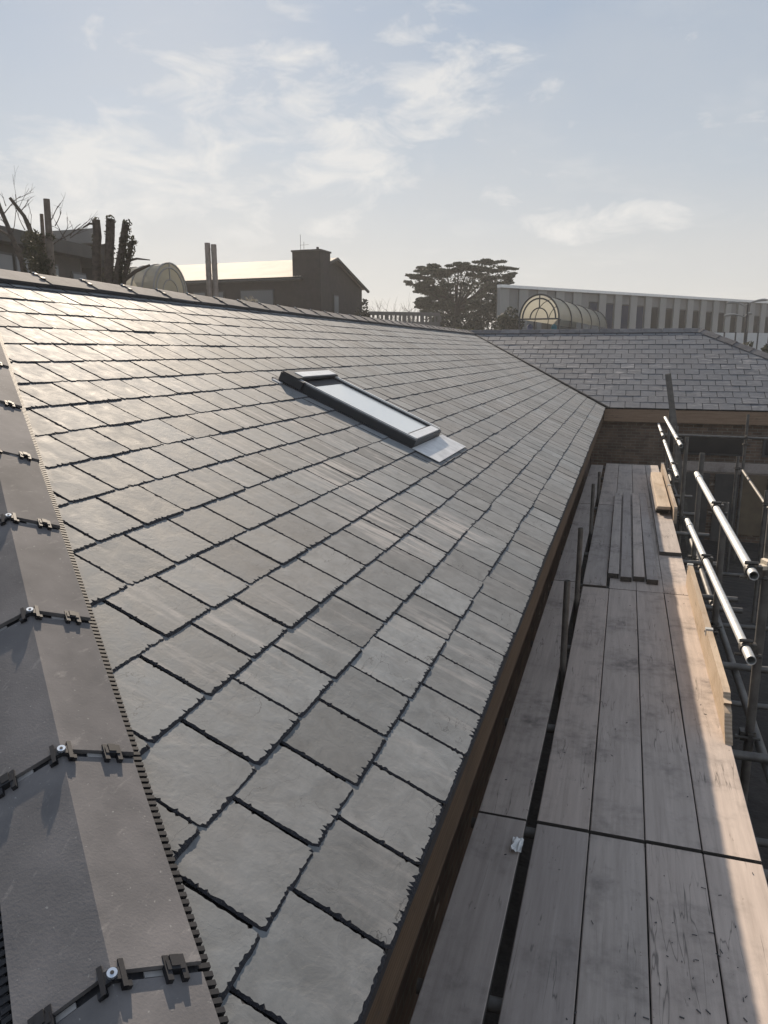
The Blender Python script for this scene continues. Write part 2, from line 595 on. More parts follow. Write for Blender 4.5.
def slate_ring(w, L, step, rag):
    """outer and inner outlines (u across, v up the slope): left side, tail, right side"""
    sd = random.random() * 1000
    path = []
    hw = w / 2
    fr = min(160.0, 0.9 / step)

    def rg(x, y, amp, sp):
        a = abs(noise.noise(Vector((x * 38 + sd, y * 38, 3.1))))
        b = abs(noise.noise(Vector((x * fr + sd, y * fr, 9.1))))
        lf = 0.55 + 0.9 * abs(noise.noise(Vector((x * 9 + sd, y * 9, 5.5))))
        e = amp * (0.30 + (0.75 * a + 0.75 * b) * lf)
        if random.random() < sp * 0.6:
            e += amp * (0.3 + 0.9 * random.random())
        return e * rag

    def jit(x, y):
        return 0.002 * noise.noise(Vector((sd + x * 30, sd + y * 30, 0.3))) * rag
    c = 0.004 + 0.008 * random.random()
    n = max(1, int((L - c) / step))
    for i in range(n):
        y = L - (L - c) * (i + (random.random() - .5) * .4 * (i > 0)) / n
        path.append(((-hw + jit(0, y), y), (-hw + min(0.0125, rg(0, y, 0.0085, .14)), max(y, 0.012))))
    n = max(2, int((w - 2 * c) / step))
    for i in range(n + 1):
        x = -hw + c + (w - 2 * c) * (i + (random.random() - .5) * .4 * (0 < i < n)) / n
        path.append(((x, -0.003 + jit(x, 1)), (min(hw - 0.013, max(-hw + 0.013, x)), rg(x, 1, 0.0135, .16))))
    n = max(1, int((L - c) / step))
    for i in range(n + 1):
        y = c + (L - c) * (i + (random.random() - .5) * .4 * (0 < i < n)) / n
        path.append(((hw + jit(2, y), y), (hw - min(0.0125, rg(2, y, 0.0072, .14)), max(y, 0.012))))
    return path


def slope(name, P, courses, gauge, sw, u0, u1, cuts, mats, detail, seam=0.0, skip=None, thick=0.0062, gap=0.0075):
    """P(u,s,h) -> world point. builds one slope of slates"""
    mb = MB()
    for k in range(courses):
        s0 = k * gauge
        off = (0.5 if k % 2 else 0.0) * sw + seam
        i0, i1 = int((u0 - off) / sw) - 1, int((u1 - off) / sw) + 1
        for i in range(i0, i1 + 1):
            uc = off + (i + 0.5) * sw
            if uc + sw / 2 < u0 or uc - sw / 2 > u1:
                continue
            if skip and skip(uc, s0):
                continue
            step, rag = detail(uc, s0)
            w = sw - gap - random.random() * 0.003
            L = min(gauge + 0.03, courses * gauge + 0.02 - s0 + 0.05)
            ds = random.gauss(0, 0.0022)
            rot = random.gauss(0, 0.004)
            lift = abs(random.gauss(0, 0.0018))
            tl = random.gauss(0, 0.0015)
            t = thick * (0.85 + 0.4 * random.random())

            def q(u, v, h):
                uu = u + rot * v
                vv = v - rot * u
                hb = 0.0072 + lift - (0.0048 + lift) * min(1.2, v / gauge) + tl * u / sw
                return P(uc + uu, s0 + ds + vv, hb + h)
            tone = min(1, max(0, random.gauss(0.5, 0.2 if rag > 0 else 0.12)))
            if rag <= 0:
                hw = w / 2
                o = [(-hw, L), (-hw, 0), (hw, 0), (hw, L)]
                ring = [((a, b), (a, b)) for a, b in o]
            else:
                ring = slate_ring(w, L, step, rag)
            n = len(mb.v)
            k_ = len(ring)
            mb.v += [tuple(q(a[0], a[1], 0)) for a, b in ring]
            mb.v += [tuple(q(b[0], b[1], t)) for a, b in ring]
            mb.f.append(tuple(range(n + k_, n + 2 * k_)))
            mb.m.append(0)
            mb.t.append(tone)
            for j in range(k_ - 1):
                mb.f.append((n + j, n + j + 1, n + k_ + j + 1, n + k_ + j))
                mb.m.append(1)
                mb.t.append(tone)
    return mb.build(name, mats, B, cuts=cuts)


def Pmain(u, s, h):
    return Vector((-s * CP + h * SP + 0.006, u - 0.012, s * SP + h * CP))


def Pend(u, s, h):        # near end slope: rises toward +y ; u runs along -x
    te = TP / HS
    ce = 1 / math.sqrt(1 + te * te)
    se = te * ce
    return Vector((u, HC - 0.03 + s * ce - h * se, s * se + h * ce))


def Pfar(u, s, h):        # far wing, faces -y
    return Vector((u, YV - 0.03 + s * CP - h * SP, s * SP + h * CP))


def det_main(u, s):
    d = math.hypot(u, 0.46 + s * 0.9)
    if d < 3.6:
        return 0.0065, 1.0
    if d < 5:
        return 0.010, 1.0
    if d < 8:
        return 0.018, 1.0
    if d < 13:
        return 0.06, 0.9
    return 0.2, 0.6


hipn = Vector((HS, 1, 0)).normalized()
vp = Vector((1, 1, 0)).normalized()
velux = lambda u, s: (6.32 < u - SW / 2 and u + SW / 2 < 7.15 and 1.4 < s < 2.4)
NC = 18
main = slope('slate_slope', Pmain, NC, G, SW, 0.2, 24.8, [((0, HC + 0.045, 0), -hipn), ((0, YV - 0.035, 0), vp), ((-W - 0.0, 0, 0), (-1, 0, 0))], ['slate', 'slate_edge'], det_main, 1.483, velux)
main['label'] = 'broad riven slate slope holding the roof window'
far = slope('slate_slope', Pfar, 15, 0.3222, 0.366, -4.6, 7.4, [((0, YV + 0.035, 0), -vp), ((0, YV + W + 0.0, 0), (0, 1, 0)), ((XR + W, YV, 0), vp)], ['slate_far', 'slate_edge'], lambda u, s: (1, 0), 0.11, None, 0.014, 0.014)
far['label'] = 'blue grey slate slope of the far wing'
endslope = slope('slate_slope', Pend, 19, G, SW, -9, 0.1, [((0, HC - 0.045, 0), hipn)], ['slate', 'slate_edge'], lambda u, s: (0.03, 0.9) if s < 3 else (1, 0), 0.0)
endslope['label'] = 'slate slope on the near hipped end beyond the hip tiles'
# decking below the slates, and the hidden slopes at the back
mb = MB()
h = -0.012
YE = HC + HS * W
mb.poly([(0, HC, h), (0, YV, h), (-W, YV + W, ZR + h), (-W, YE, ZR + h)])
mb.poly([(0, YV, h), (XR + W, YV, h), (XR, YV + W, ZR + h), (-W, YV + W, ZR + h)])
mb.poly([(-2 * W, HC, h), (0, HC, h), (-W, YE, ZR + h)])
mb.build('roof_underlay', 'underlay', B)
mb = MB()
mb.poly([(-2 * W, YV + 2 * W, 0), (-2 * W, HC, 0), (-W, YE, ZR), (-W, YV + W, ZR)])
mb.poly([(XR + W, YV + 2 * W, 0), (-2 * W, YV + 2 * W, 0), (-W, YV + W, ZR), (XR, YV + W, ZR)])
mb.poly([(XR + W, YV, 0), (XR + W, YV + 2 * W, 0), (XR, YV + W, ZR)])
mb.build('rear_slope', 'slate_far', B)
# valley
mb = MB()
a0, a1 = Vector((0.05, YV - 0.05, 0.0)), Vector((-W, YV + W, ZR))
dv = (a1 - a0)
sd = Vector((1, 1, 0)).normalized()
for sgn in (-1, 1):
    mb.poly([a0 + Vector((0, 0, 0.004)), a1 + Vector((0, 0, 0.004)), a1 + sd * sgn * 0.09 + Vector((0, 0, 0.04)), a0 + sd * sgn * 0.09 + Vector((0, 0, 0.04))])
mb.tube([a0 + Vector((0.04, -0.04, 0.01)), a1 + Vector((0, 0, 0.02))], 0.030, 8)
mb.build('valley_trough', 'black', B)


# ---- ridge and hip tiles
def ridge_run(p0, p1, left_drop, right_drop, wing, apex_h, spacing, phase, clip, name, edge_h=0.05):
    """p0->p1 along the hip/ridge line; drops: vertical fall per metre of horizontal perp on each side"""
    p0, p1 = Vector(p0), Vector(p1)
    d = (p1 - p0)
    Ltot = d.length
    d.normalize()
    hz = Vector((d.x, d.y, 0)).normalized()
    rt = Vector((hz.y, -hz.x, 0))       # right of travel
    upv = Vector((0, 0, 1))
    up = (upv - d * upv.dot(d)).normalized()

    def sec(t, extra, ww):
        base = p0 + d * t
        ap = base + up * (apex_h + extra)
        hdl = apex_h - 0.022
        le = base - rt * ww - upv * (left_drop * ww) + up * (edge_h + extra)
        re = base + rt * ww - upv * (right_drop * ww) + up * (edge_h + extra)
        la = ap - rt * 0.012 - upv * 0.005
        ra = ap + rt * 0.012 - upv * 0.005
        return le, la, ap, ra, re
    t = phase - spacing
    while t < Ltot - 0.05:
        ta, tb = max(t, 0.0), min(t + spacing, Ltot)
        t += spacing
        if tb - ta < 0.08:
            continue
        mb = MB()
        tone = random.random()
        ww = wing + random.gauss(0, 0.002)
        jx = random.gauss(0, 0.002)
        A = sec(ta + 0.008, 0.012 + jx, ww + 0.004)
        C = sec(tb - 0.008, 0.002, ww)
        th = up * 0.014
        top = list(A) + list(C)
        bot = [p - th for p in A] + [p - th for p in C]
        n = 5
        faces = []
        for i in range(4):
            faces.append((i, i + 1, n + i + 1, n + i))
            faces.append((10 + i + 1, 10 + i, 10 + n + i, 10 + n + i + 1))
            faces.append((i + 1, i, 10 + i, 10 + i + 1))
            faces.append((n + i, n + i + 1, 10 + n + i + 1, 10 + n + i))
        faces.append((0, n, 10 + n, 10))
        faces.append((n + 4, 4, 14, 14 + n))
        mb.add(top + bot, faces, 0, tone)
        tile = mb.build(name, 'tile', B)
        if not clip or ta <= 0.001:
            continue
        # black union strip under the joint and clips over it
        mb = MB()
        J = sec(ta, -0.004, ww - 0.004)
        for i in (0, 2):
            a, b = (J[0], J[2]) if i == 0 else (J[2], J[4])
            c = (a + b) / 2
            e = (b - a) / 2
            nrm = e.cross(d).normalized()
            if nrm.z < 0:
                nrm = -nrm
            mb.obox(c - nrm * 0.008, e, d * 0.017, nrm * 0.006, 0)
            if clip == 2:
                eu = e.normalized()
                # pale bar painting the sunlight that shows in the slot between clips
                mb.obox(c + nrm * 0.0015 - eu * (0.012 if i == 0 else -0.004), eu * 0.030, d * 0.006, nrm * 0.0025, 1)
                cpos = a + e * 0.52 if i == 0 else b - e * 0.62
                cpos = cpos + nrm * 0.012
                for sg in (-1, 1):
                    mb.obox(cpos + eu * sg * 0.016, eu * 0.006, d * 0.026, nrm * 0.007, 0)
                mb.obox(cpos + d * 0.004, eu * 0.018, d * 0.010, nrm * 0.009, 0)
                mb.obox(cpos + d * 0.012, eu * 0.009, d * 0.012, nrm * 0.011, 0)
        ap = J[2] + up * 0.010
        if clip == 2:
            for sg in (-1, 1):
                dn = right_drop if sg > 0 else left_drop
                ee = (rt * sg - upv * dn).normalized()
                nn = ee.cross(d).normalized()
                if nn.z < 0:
                    nn = -nn
                mb.obox(ap + ee * 0.018 + nn * 0.005, ee * 0.005, d * 0.028, nn * 0.006, 0)
                mb.obox(ap + ee * 0.009 + nn * 0.004, ee * 0.010, d * 0.012, nn * 0.006, 0)
                mb.obox(ap + ee * 0.022 + nn * 0.003 - d * 0.022, ee * 0.009, d * 0.006, nn * 0.006, 0)
            cl = mb.build('ridge_clip', ['black', 'slotlight'], tile)
            cl.location = (0, 0, 0)
            mb = MB()
            mb.tube([ap + up * 0.008, ap + up * 0.0145], [0.0105, 0.0100], 14, 0)
            mb.tube([ap + up * 0.0146, ap + up * 0.0155], [0.0040, 0.0038], 8, 1)
            s = mb.build('fixing_screw', ['zinc', 'black'], tile)
        else:
            for sg in (-1, 1):
                ee = (rt * sg - upv * (right_drop if sg > 0 else left_drop)).normalized()
                mb.obox(ap + ee * 0.014 + up * 0.001, ee * 0.014, d * 0.024, up * 0.006, 0)
                mb.obox(ap + ee * 0.10 + up * 0.000, ee * 0.015, d * 0.020, up * 0.006, 0)
            mb.tube([ap + up * 0.004, ap + up * 0.011], 0.011, 8, 1)
            mb.build('ridge_clip', ['black', 'zinc'], tile)
    return sec, d, rt, Ltot, up


hp0 = Vector((0.16, HC - HS * 0.16, -0.16 * TP))
hp1 = Vector((-W, YE, ZR))
pl = math.sqrt(1 + HS * HS)
# fall to the right of the hip (main slope) and to the left (end slope) per metre of perpendicular
hz = Vector((-1, HS, 0)).normalized()
rt = Vector((hz.y, -hz.x, 0))
rdrop = rt.x * TP
ldrop = -rt.y * -1 * (TP / HS)
ldrop = abs(rt.y) * (TP / HS)
sec, hd, hrt, hL, hup = ridge_run(hp0, hp1, ldrop, rdrop, 0.168, 0.058, 0.597, 0.217, 2, 'hip_tile')
# ribbed ventilation strips along both edges of the hip
for sg, nm in ((1, 'right'), (-1, 'left')):
    mb = MB()
    t = 0.12
    drop = rdrop if sg > 0 else ldrop
    ee = (hrt * sg - Vector((0, 0, 1)) * drop).normalized()
    nn = ee.cross(hd).normalized()
    if nn.z < 0:
        nn = -nn
    while t < hL - 0.1:
        S = sec(t, 0, 0.168)
        e = S[4] if sg > 0 else S[0]
        mb.obox(e + ee * 0.008 - nn * 0.020, ee * 0.018, hd * 0.0055, nn * 0.015, 0)
        t += 0.0190
    S0, S1 = sec(0.12, 0, 0.168), sec(hL - 0.1, 0, 0.168)
    e0, e1 = (S0[4], S1[4]) if sg > 0 else (S0[0], S1[0])
    mb.obox((e0 + e1) / 2 - nn * 0.026 + ee * 0.000, ee * 0.020, (e1 - e0) / 2, nn * 0.004, 0)
    if sg < 0:
        mb.obox((e0 + e1) / 2 - nn * 0.024 + ee * 0.050, ee * 0.065, (e1 - e0) / 2, nn * 0.004, 0)
        t = 0.12
        while t < hL - 0.1:
            S = sec(t, 0, 0.168)
            mb.obox(S[0] + ee * 0.062 - nn * 0.016, ee * 0.050, hd * 0.0045, nn * 0.007, 0)
            t += 0.018
    mb.build('ribbed_vent_strip', 'black', B)
sec2, rd, rrt, rL, rup = ridge_run((-W, YE - 0.1, ZR), (-W, YV + W, ZR), TP, TP, 0.175, 0.062, 0.60, 0.34, 1, 'ridge_tile', 0.048)
mb = MB()
for sg in (-1, 1):
    e0, e1 = sec2(0, 0, 0.16)[4 if sg > 0 else 0], sec2(rL - 0.1, 0, 0.16)[4 if sg > 0 else 0]
    mb.obox((e0 + e1) / 2 - Vector((0, 0, 0.018)), Vector((0.02, 0, 0)), (e1 - e0) / 2, Vector((0, 0, 0.014)), 0)
mb.build('ridge_vent_roll', 'black', B)
ridge_run((-W, YV + W, ZR), (XR, YV + W, ZR), TP, TP, 0.175, 0.085, 0.60, 0.4, 0, 'ridge_tile')
ridge_run((XR + W, YV, 0), (XR, YV + W, ZR), TP * 0.7071, TP * 0.7071, 0.18, 0.09, 0.60, 0.4, 0, 'hip_tile')
mb = MB()
mb.box(-W + 0.1, XR, YV + W - 0.20, YV + W - 0.165, ZR - 0.085, ZR - 0.035)
mb.build('ridge_vent_roll', 'black', B)

# ---- eaves, fascias, walls
mb = MB()
mb.box(-0.060, -0.034, HC + 0.02, YV - 0.02, -0.330, -0.065, 0, 0.5)
f1 = mb.build('fascia_board', 'fascia', B)
f1['label'] = 'brown stained timber fascia along the long eave'
mb = MB()
mb.box(-0.018, XR + W - 0.02, YV - 0.014, YV + 0.012, -0.335, -0.02, 0, 0.5)
f2 = mb.build('fascia_board', 'fasciax', B)
f2['label'] = 'pale brown timber fascia along the far wing eave'
mb = MB()
mb.box(-2 * W, -0.02, HC + 0.012, HC + 0.036, -0.275, -0.012, 0, 0.5)
mb.build('fascia_board', 'fasciax', B)
mb = MB()
mb.box(-0.075, -0.002, HC + 0.02, YV - 0.05, -0.060, 0.004)
mb.build('eaves_vent_tray', 'black', B)
mb = MB()
mb.box(-0.52, -0.30, HC + 0.30, YV + 0.6, GZ - 0.1, -0.02)
w1 = mb.build('brick_wall', 'brick_y', B)
mb = MB()
mb.box(-0.29, XR + W - 0.2, YV + 0.16, YV + 0.42, GZ - 0.1, -0.02)
w2 = mb.build('brick_wall', 'brick_x', B)
mb = MB()
mb.box(-2 * W + 0.2, -0.53, HC + 0.30, HC + 0.5, GZ - 0.1, -0.02)
mb.box(-2 * W + 0.2, -2 * W + 0.4, HC + 0.5, YV + 2 * W - 0.4, GZ - 0.1, -0.02)
mb.box(-2 * W + 0.4, XR + W - 0.2, YV + 2 * W - 0.6, YV + 2 * W - 0.4, GZ - 0.1, -0.02)
mb.box(XR + W - 0.4, XR + W - 0.2, YV + 0.43, YV + 2 * W - 0.6, GZ - 0.1, -0.02)
mb.build('rear_wall', 'darkbrick', B)
# soffit
mb = MB()
mb.box(-0.31, -0.061, HC + 0.1, YV + 0.1, -0.322, -0.310)
mb.box(-0.1, XR + W - 0.1, YV + 0.014, YV + 0.17, -0.322, -0.31)
mb.build('soffit', 'fasciax', B)
# long openings in the far wing wall with blockwork panels below
for k, (x0, x1) in enumerate(((1.55, 3.35), (3.75, 6.2))):
    mb = MB()
    mb.box(x0, x1, YV + 0.10, YV + 0.155, -1.12, -0.62)
    wf = mb.build('window', 'frame', B)
    mb = MB()
    mb.box(x0 + 0.06, x1 - 0.06, YV + 0.085, YV + 0.098, -1.07, -0.67)
    mb.build('pane', 'darkopening', wf)
mb = MB()
for x0, x1 in ((0.95, 1.9), (1.93, 2.62), (2.75, 3.3), (3.95, 4.9)):
    mb.box(x0, x1, YV + 0.11, YV + 0.157, GZ, -1.50)
mb.build('blockwork_panel', 'render', B)
mb = MB()
mb.box(3.33, 3.92, YV + 0.10, YV + 0.157, GZ + 0.2, -1.36)
mb.build('plywood_panel', 'ply', B)


# ---- roof window
def rw(y, s, h):
    return Pmain(y, s, h) - Vector((0.006, -0.012, 0))


def rbox(mb, y0, y1, s0, s1, h0, h1, mi=0, tone=None):
    mb.hexa([rw(y0, s1, h0), rw(y0, s0, h0), rw(y1, s0, h0), rw(y1, s1, h0), rw(y0, s1, h1), rw(y0, s0, h1), rw(y1, s0, h1), rw(y1, s1, h1)], mi, tone)


V0, V1, S0v, S1v = 6.27, 7.22, 1.39, 2.73
mb = MB()
rbox(mb, V0, V0 + 0.055, S0v, S1v, 0.0, 0.088)
rbox(mb, V1 - 0.055, V1, S0v, S1v, 0.0, 0.088)
rbox(mb, V0 + 0.056, V1 - 0.056, S0v, S0v + 0.07, 0.0, 0.085)
rbox(mb, V0 + 0.056, V1 - 0.056, S1v - 0.08, S1v, 0.0, 0.085)
win = mb.build('roof_window', 'alu', B)
win['label'] = 'grey framed roof window set in the slates'
mb = MB()
rbox(mb, V0 + 0.040, V0 + 0.060, S0v + 0.02, S1v - 0.12, 0.090, 0.104)
rbox(mb, V1 - 0.028, V1 - 0.002, S0v + 0.02, S1v - 0.12, 0.090, 0.104)
rbox(mb, V0 + 0.076, V1 - 0.076, S0v + 0.015, S0v + 0.10, 0.086, 0.100)
mb.build('sash_trim', 'alulight', win)
mb = MB()
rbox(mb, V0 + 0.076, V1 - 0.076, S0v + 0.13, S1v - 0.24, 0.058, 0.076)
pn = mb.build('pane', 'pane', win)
mb = MB()
rbox(mb, V0 + 0.076, V1 - 0.076, S0v + 0.101, S0v + 0.128, 0.05, 0.083)
rbox(mb, V0 + 0.076, V1 - 0.076, S1v - 0.238, S1v - 0.13, 0.05, 0.080)
mb.build('seal', 'black', win)
mb = MB()
rbox(mb, V0 - 0.02, V1 + 0.03, S1v - 0.135, S1v + 0.02, 0.092, 0.118, 0)
rbox(mb, V0 + 0.12, V1 + 0.0, S1v - 0.12, S1v - 0.03, 0.119, 0.124, 1)
rbox(mb, V0 - 0.03, V0 + 0.03, S1v - 0.2, S1v + 0.03, 0.03, 0.105, 0)
mb.build('top_hood', ['alu', 'alulight'], win)
mb = MB()
rbox(mb, V0 - 0.05, V1 + 0.12, S0v - 0.27, S0v - 0.004, 0.024, 0.030, 0)
rbox(mb, V0 - 0.03, V0 - 0.004, S0v - 0.02, S1v + 0.03, 0.010, 0.024, 1)
rbox(mb, V1 + 0.004, V1 + 0.03, S0v - 0.02, S1v + 0.03, 0.010, 0.024, 1)
rbox(mb, V0 - 0.05, V1 + 0.25, S1v + 0.025, S1v + 0.085, 0.014, 0.030, 1)
rbox(mb, V0 - 0.10, V0 - 0.052, S1v - 0.03, S1v + 0.06, 0.014, 0.026, 0)
mb.build('lead_flashing', ['lead', 'alu'], win)

# ================================================================== SCAFFOLD
G_B = 'weathered boards of the scaffold deck'


def board(x0, x1, y0, y1, ztop, th=0.046, mat='board', name='scaffold_board', label='', group=G_B, slew=0.0, cat='scaffold board', tilt=0.0):
    n = max(2, int((y1 - y0) / 0.3))
    mb = MB()
    sd = random.random() * 100
    tone = random.random()
    ch = 0.004
    prof = [(x0, -th), (x1, -th), (x1, -ch), (x1 - ch, 0), (x0 + ch, 0), (x0, -ch)]
    rows = []
    for i in range(n + 1):
        t = i / n
        y = y0 + (y1 - y0) * t
        wv = 0.0016 * noise.noise(Vector((sd, y * 0.8, 0))) * (1 if 0 < i < n else 0.5)
        wx = 0.0020 * noise.noise(Vector((sd + 9, y * 0.7, 0)))
        b = len(mb.v)
        rows.append(b)
        for (x, z) in prof:
            mb.v.append((x + wx + slew * (y - y0), y, ztop + z + wv + tilt * (y1 - y)))
    k = len(prof)
    for a, b in zip(rows[:-1], rows[1:]):
        for j in range(k):
            mb.f.append((a + j, a + (j + 1) % k, b + (j + 1) % k, b + j))
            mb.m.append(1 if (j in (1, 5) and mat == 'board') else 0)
            mb.t.append(tone)
    mb.f.append(tuple(rows[0] + j for j in range(k)))
    mb.f.append(tuple(rows[-1] + j for j in range(k - 1, -1, -1)))
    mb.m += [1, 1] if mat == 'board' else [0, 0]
    mb.t += [tone, tone]
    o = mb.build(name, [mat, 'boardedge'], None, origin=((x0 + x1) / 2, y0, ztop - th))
    tag(o, label, cat, group)
    return o


cols = [(0.1549, 0.4261), (0.4328, 0.7041), (0.7108, 0.9814), (0.9887, 1.2606)]  # deck, toe board, rail and upright coordinates were scaled outward about the camera
colname = ['first from the slate eave', 'second from the slate eave', 'third from the slate eave', 'outermost and partly sunlit']
rows = [(-0.756, 3.703, 'in the nearest row of the deck'), (3.730, 8.106, 'in the second row of the deck')]
for r, (y0, y1, rn) in enumerate(rows):
    for c, (x0, x1) in enumerate(cols):
        board(x0, x1, y0 + random.uniform(-.004, .004), y1 + random.uniform(-.006, .004), DZ + random.uniform(-.002, .002), label='wide grey board %s, %s' % (rn, colname[c]))
board(0.1537, 0.3981, 8.121, 12.800, DZ, label='wide grey board with lifted near end, left of the four loose battens', tilt=0.0045)
board(0.4316, 0.7059, 8.123, 12.812, DZ, label='wide grey board lying under the left pair of loose battens')
board(0.7090, 0.9832, 8.119, 12.787, DZ, label='wide grey board lying under the right pair of loose battens')
board(0.9863, 1.2606, 8.121, 12.800, DZ, label='sunlit outer deck board just before the overlapping board end')
board(0.9954, 1.2514, 9.707, 14.262, DZ + 0.049, label='sunlit board overlapping the outer deck board, its near end showing dark')
for c, (x0, x1) in enumerate(cols):
    board(x0, x1, 12.824, 17.736, DZ, label='wide grey board in the farthest row of the deck, %s' % colname[c].split(',')[0])
for k, (y0, y1, lb) in enumerate(((-0.756, 3.706, 'narrow inner board under the eave, nearest the camera'), (3.725, 8.240, 'narrow inner board under the eave, second from the camera'),
                                  (8.259, 12.800, 'narrow inner board under the eave, third from the camera'), (12.824, 17.432, 'narrow inner board under the eave, farthest from the camera'))):
    board(-0.1651, 0.0970, y0, y1, DZ, label=lb, group='inner boards beside the wall', cat='scaffold board')
bat = [(0.4079, 0.5224, 8.509, 13.653, 'leftmost of the four loose battens on the deck'), (0.5420, 0.6590, 8.411, 13.775, 'second from the left of the four loose battens on the deck'),
       (0.6785, 0.7955, 8.460, 13.714, 'third from the left of the four loose battens on the deck'), (0.8150, 0.9345, 8.387, 13.775, 'rightmost of the four loose battens on the deck')]
for i, (x0, x1, y0, y1, lb) in enumerate(bat):
    board(x0, x1, y0, y1, DZ + 0.058, 0.055, label=lb, group='loose battens on the deck', name='loose_batten', slew=(-0.001, 0.0, 0.002, -0.002)[i], cat='batten')
for k in range(3):
    board(1.0259 + 0.005 * k, 1.2148 + 0.007 * k, 12.16 - 0.11 * k, 15.36 + 0.04 * k, DZ + 0.098 + 0.046 * k, 0.044, mat='freshboard' if k == 2 else 'board', name='stacked_board',
          label=('lowest board of the short stack by the far toe board', 'middle board of the short stack by the far toe board', 'sunlit tan top board of the short stack by the far toe board')[k], group='stack of boards by the far toe board')


# toe boards on edge
def toe(y0, y1, x, label, ztop, broken):
    t = thing('toe_board', label, 'toe board', (x, y0, DZ), 'toe boards along the open edge')
    mb = MB()
    n = 26
    pts = []
    zb = DZ + 0.001
    outline = [(y0, zb), (y1, zb), (y1, ztop)]
    if broken:
        outline += [(y0 + 0.36, ztop - 0.004), (y0 + 0.29, ztop - 0.012), (y0 + 0.27, ztop - 0.045), (y0 + 0.20, ztop - 0.05), (y0 + 0.235, ztop - 0.075), (y0 + 0.15, ztop - 0.10), (y0 + 0.10, zb + 0.08), (y0 + 0.03, zb + 0.03)]
    else:
        outline += [(y0 + 0.04, ztop - 0.006), (y0, ztop - 0.03)]
    k = len(outline)
    th = 0.046
    L = [(x, y, z) for y, z in outline]
    R = [(x + th, y, z) for y, z in outline]
    mb.add(L + R, [tuple(range(k - 1, -1, -1)), tuple(range(k, 2 * k))] + [(i, (i + 1) % k, k + (i + 1) % k, k + i) for i in range(k)], 0)
    mb.build('plank', 'freshboard', t)
    for yy in (y1 - 0.05, y0 + (y1 - y0) * 0.42):
        mb = MB()
        mb.box(x - 0.006, x + th + 0.006, yy - 0.022, yy + 0.022, ztop - 0.05, ztop + 0.008, 0)
        mb.tube([(x - 0.012, yy, ztop - 0.02), (x + th + 0.05, yy, ztop - 0.02)], 0.008, 8, 1)
        mb.build('toe_board_clip', ['galv', 'clamp'], t)
    return t


toe(4.913, 8.472, 1.2222, 'tan toe board with splintered near end, lit by the sun', DZ + 0.25, True)
toe(11.641, 16.335, 1.2575, 'short tan toe board beside the far stack of boards', DZ + 0.25, False)

# tubes
G_S = 'upright scaffold tubes on the open side'
TR = 0.0296


def coupler(parent, p, axis, out):
    """dark swivel coupler round a tube at p"""
    p, a, o = Vector(p), Vector(axis).normalized(), Vector(out).normalized()
    s = a.cross(o)
    mb = MB()
    mb.tube([p - a * 0.034, p + a * 0.034], TR + 0.010, 14)
    mb.obox(p + o * 0.046, a * 0.032, s * 0.034, o * 0.016)
    mb.tube([p + s * 0.048 - o * 0.060, p + s * 0.048 + o * 0.085], 0.0095, 8)
    mb.tube([p + s * 0.048 + o * 0.080, p + s * 0.048 + o * 0.098], 0.016, 6)
    mb.tube([p - s * 0.048 - o * 0.04, p - s * 0.048 + o * 0.04], 0.013, 8)
    mb.obox(p + s * 0.044, a * 0.026, s * 0.016, o * 0.016)
    mb.build('coupler', 'clamp', parent, True)


def sleeve(parent, p, axis):
    p, a = Vector(p), Vector(axis).normalized()
    mb = MB()
    mb.tube([p - a * 0.06, p + a * 0.06], TR + 0.005, 16)
    mb.tube([p - a * 0.068, p - a * 0.06], TR + 0.009, 16)
    mb.build('sleeve_collar', 'galv', parent, True)


def tube_thing(p, q, label, group, mat='galv', cat='scaffold tube', name='scaffold_tube', clips=(), sleeves=(), out=(1, 0, 0), rad=TR):
    p, q = Vector(p), Vector(q)
    t = thing(name, label, cat, tuple(p), group)
    mb = MB()
    mb.tube([p, p.lerp(q, 0.5), q], rad, 18, 0, True, None, 0.84)
    mb.build('tube', mat, t, True)
    for f in clips:
        coupler(t, p.lerp(q, f), q - p, out)
    for f in sleeves:
        sleeve(t, p.lerp(q, f), q - p)
    return t


G_R = 'silver guardrail tubes along the open edge'
tube_thing((1.3002, 4.998, 0.042), (1.3002, 9.203, 0.041), 'long bright upper guardrail tube on the near side of the open edge', G_R, name='guardrail_tube', clips=(0.03, 0.52), sleeves=(0.93,))
tube_thing((1.3197, 4.900, -0.479), (1.2612, 9.411, -0.552), 'long bright lower guardrail tube above the splintered toe board', G_R, name='guardrail_tube', clips=(0.05, 0.57), sleeves=(0.93,))
tube_thing((1.3002, 11.922, 0.042), (1.3002, 17.066, 0.040), 'upper guardrail tube at the far end of the deck', G_R, name='guardrail_tube', clips=(0.12,), sleeves=(0.3,))
tube_thing((1.3002, 12.129, -0.455), (1.3002, 16.700, -0.412), 'lower guardrail tube at the far end of the deck', G_R, name='guardrail_tube', clips=(0.25,), sleeves=(0.1, 0.9))
tube_thing((1.3002, 17.310, -0.382), (1.3002, 19.992, -0.357), 'short stub of lower guardrail tube beyond the far rail', G_R, name='guardrail_tube', clips=(0.2,))
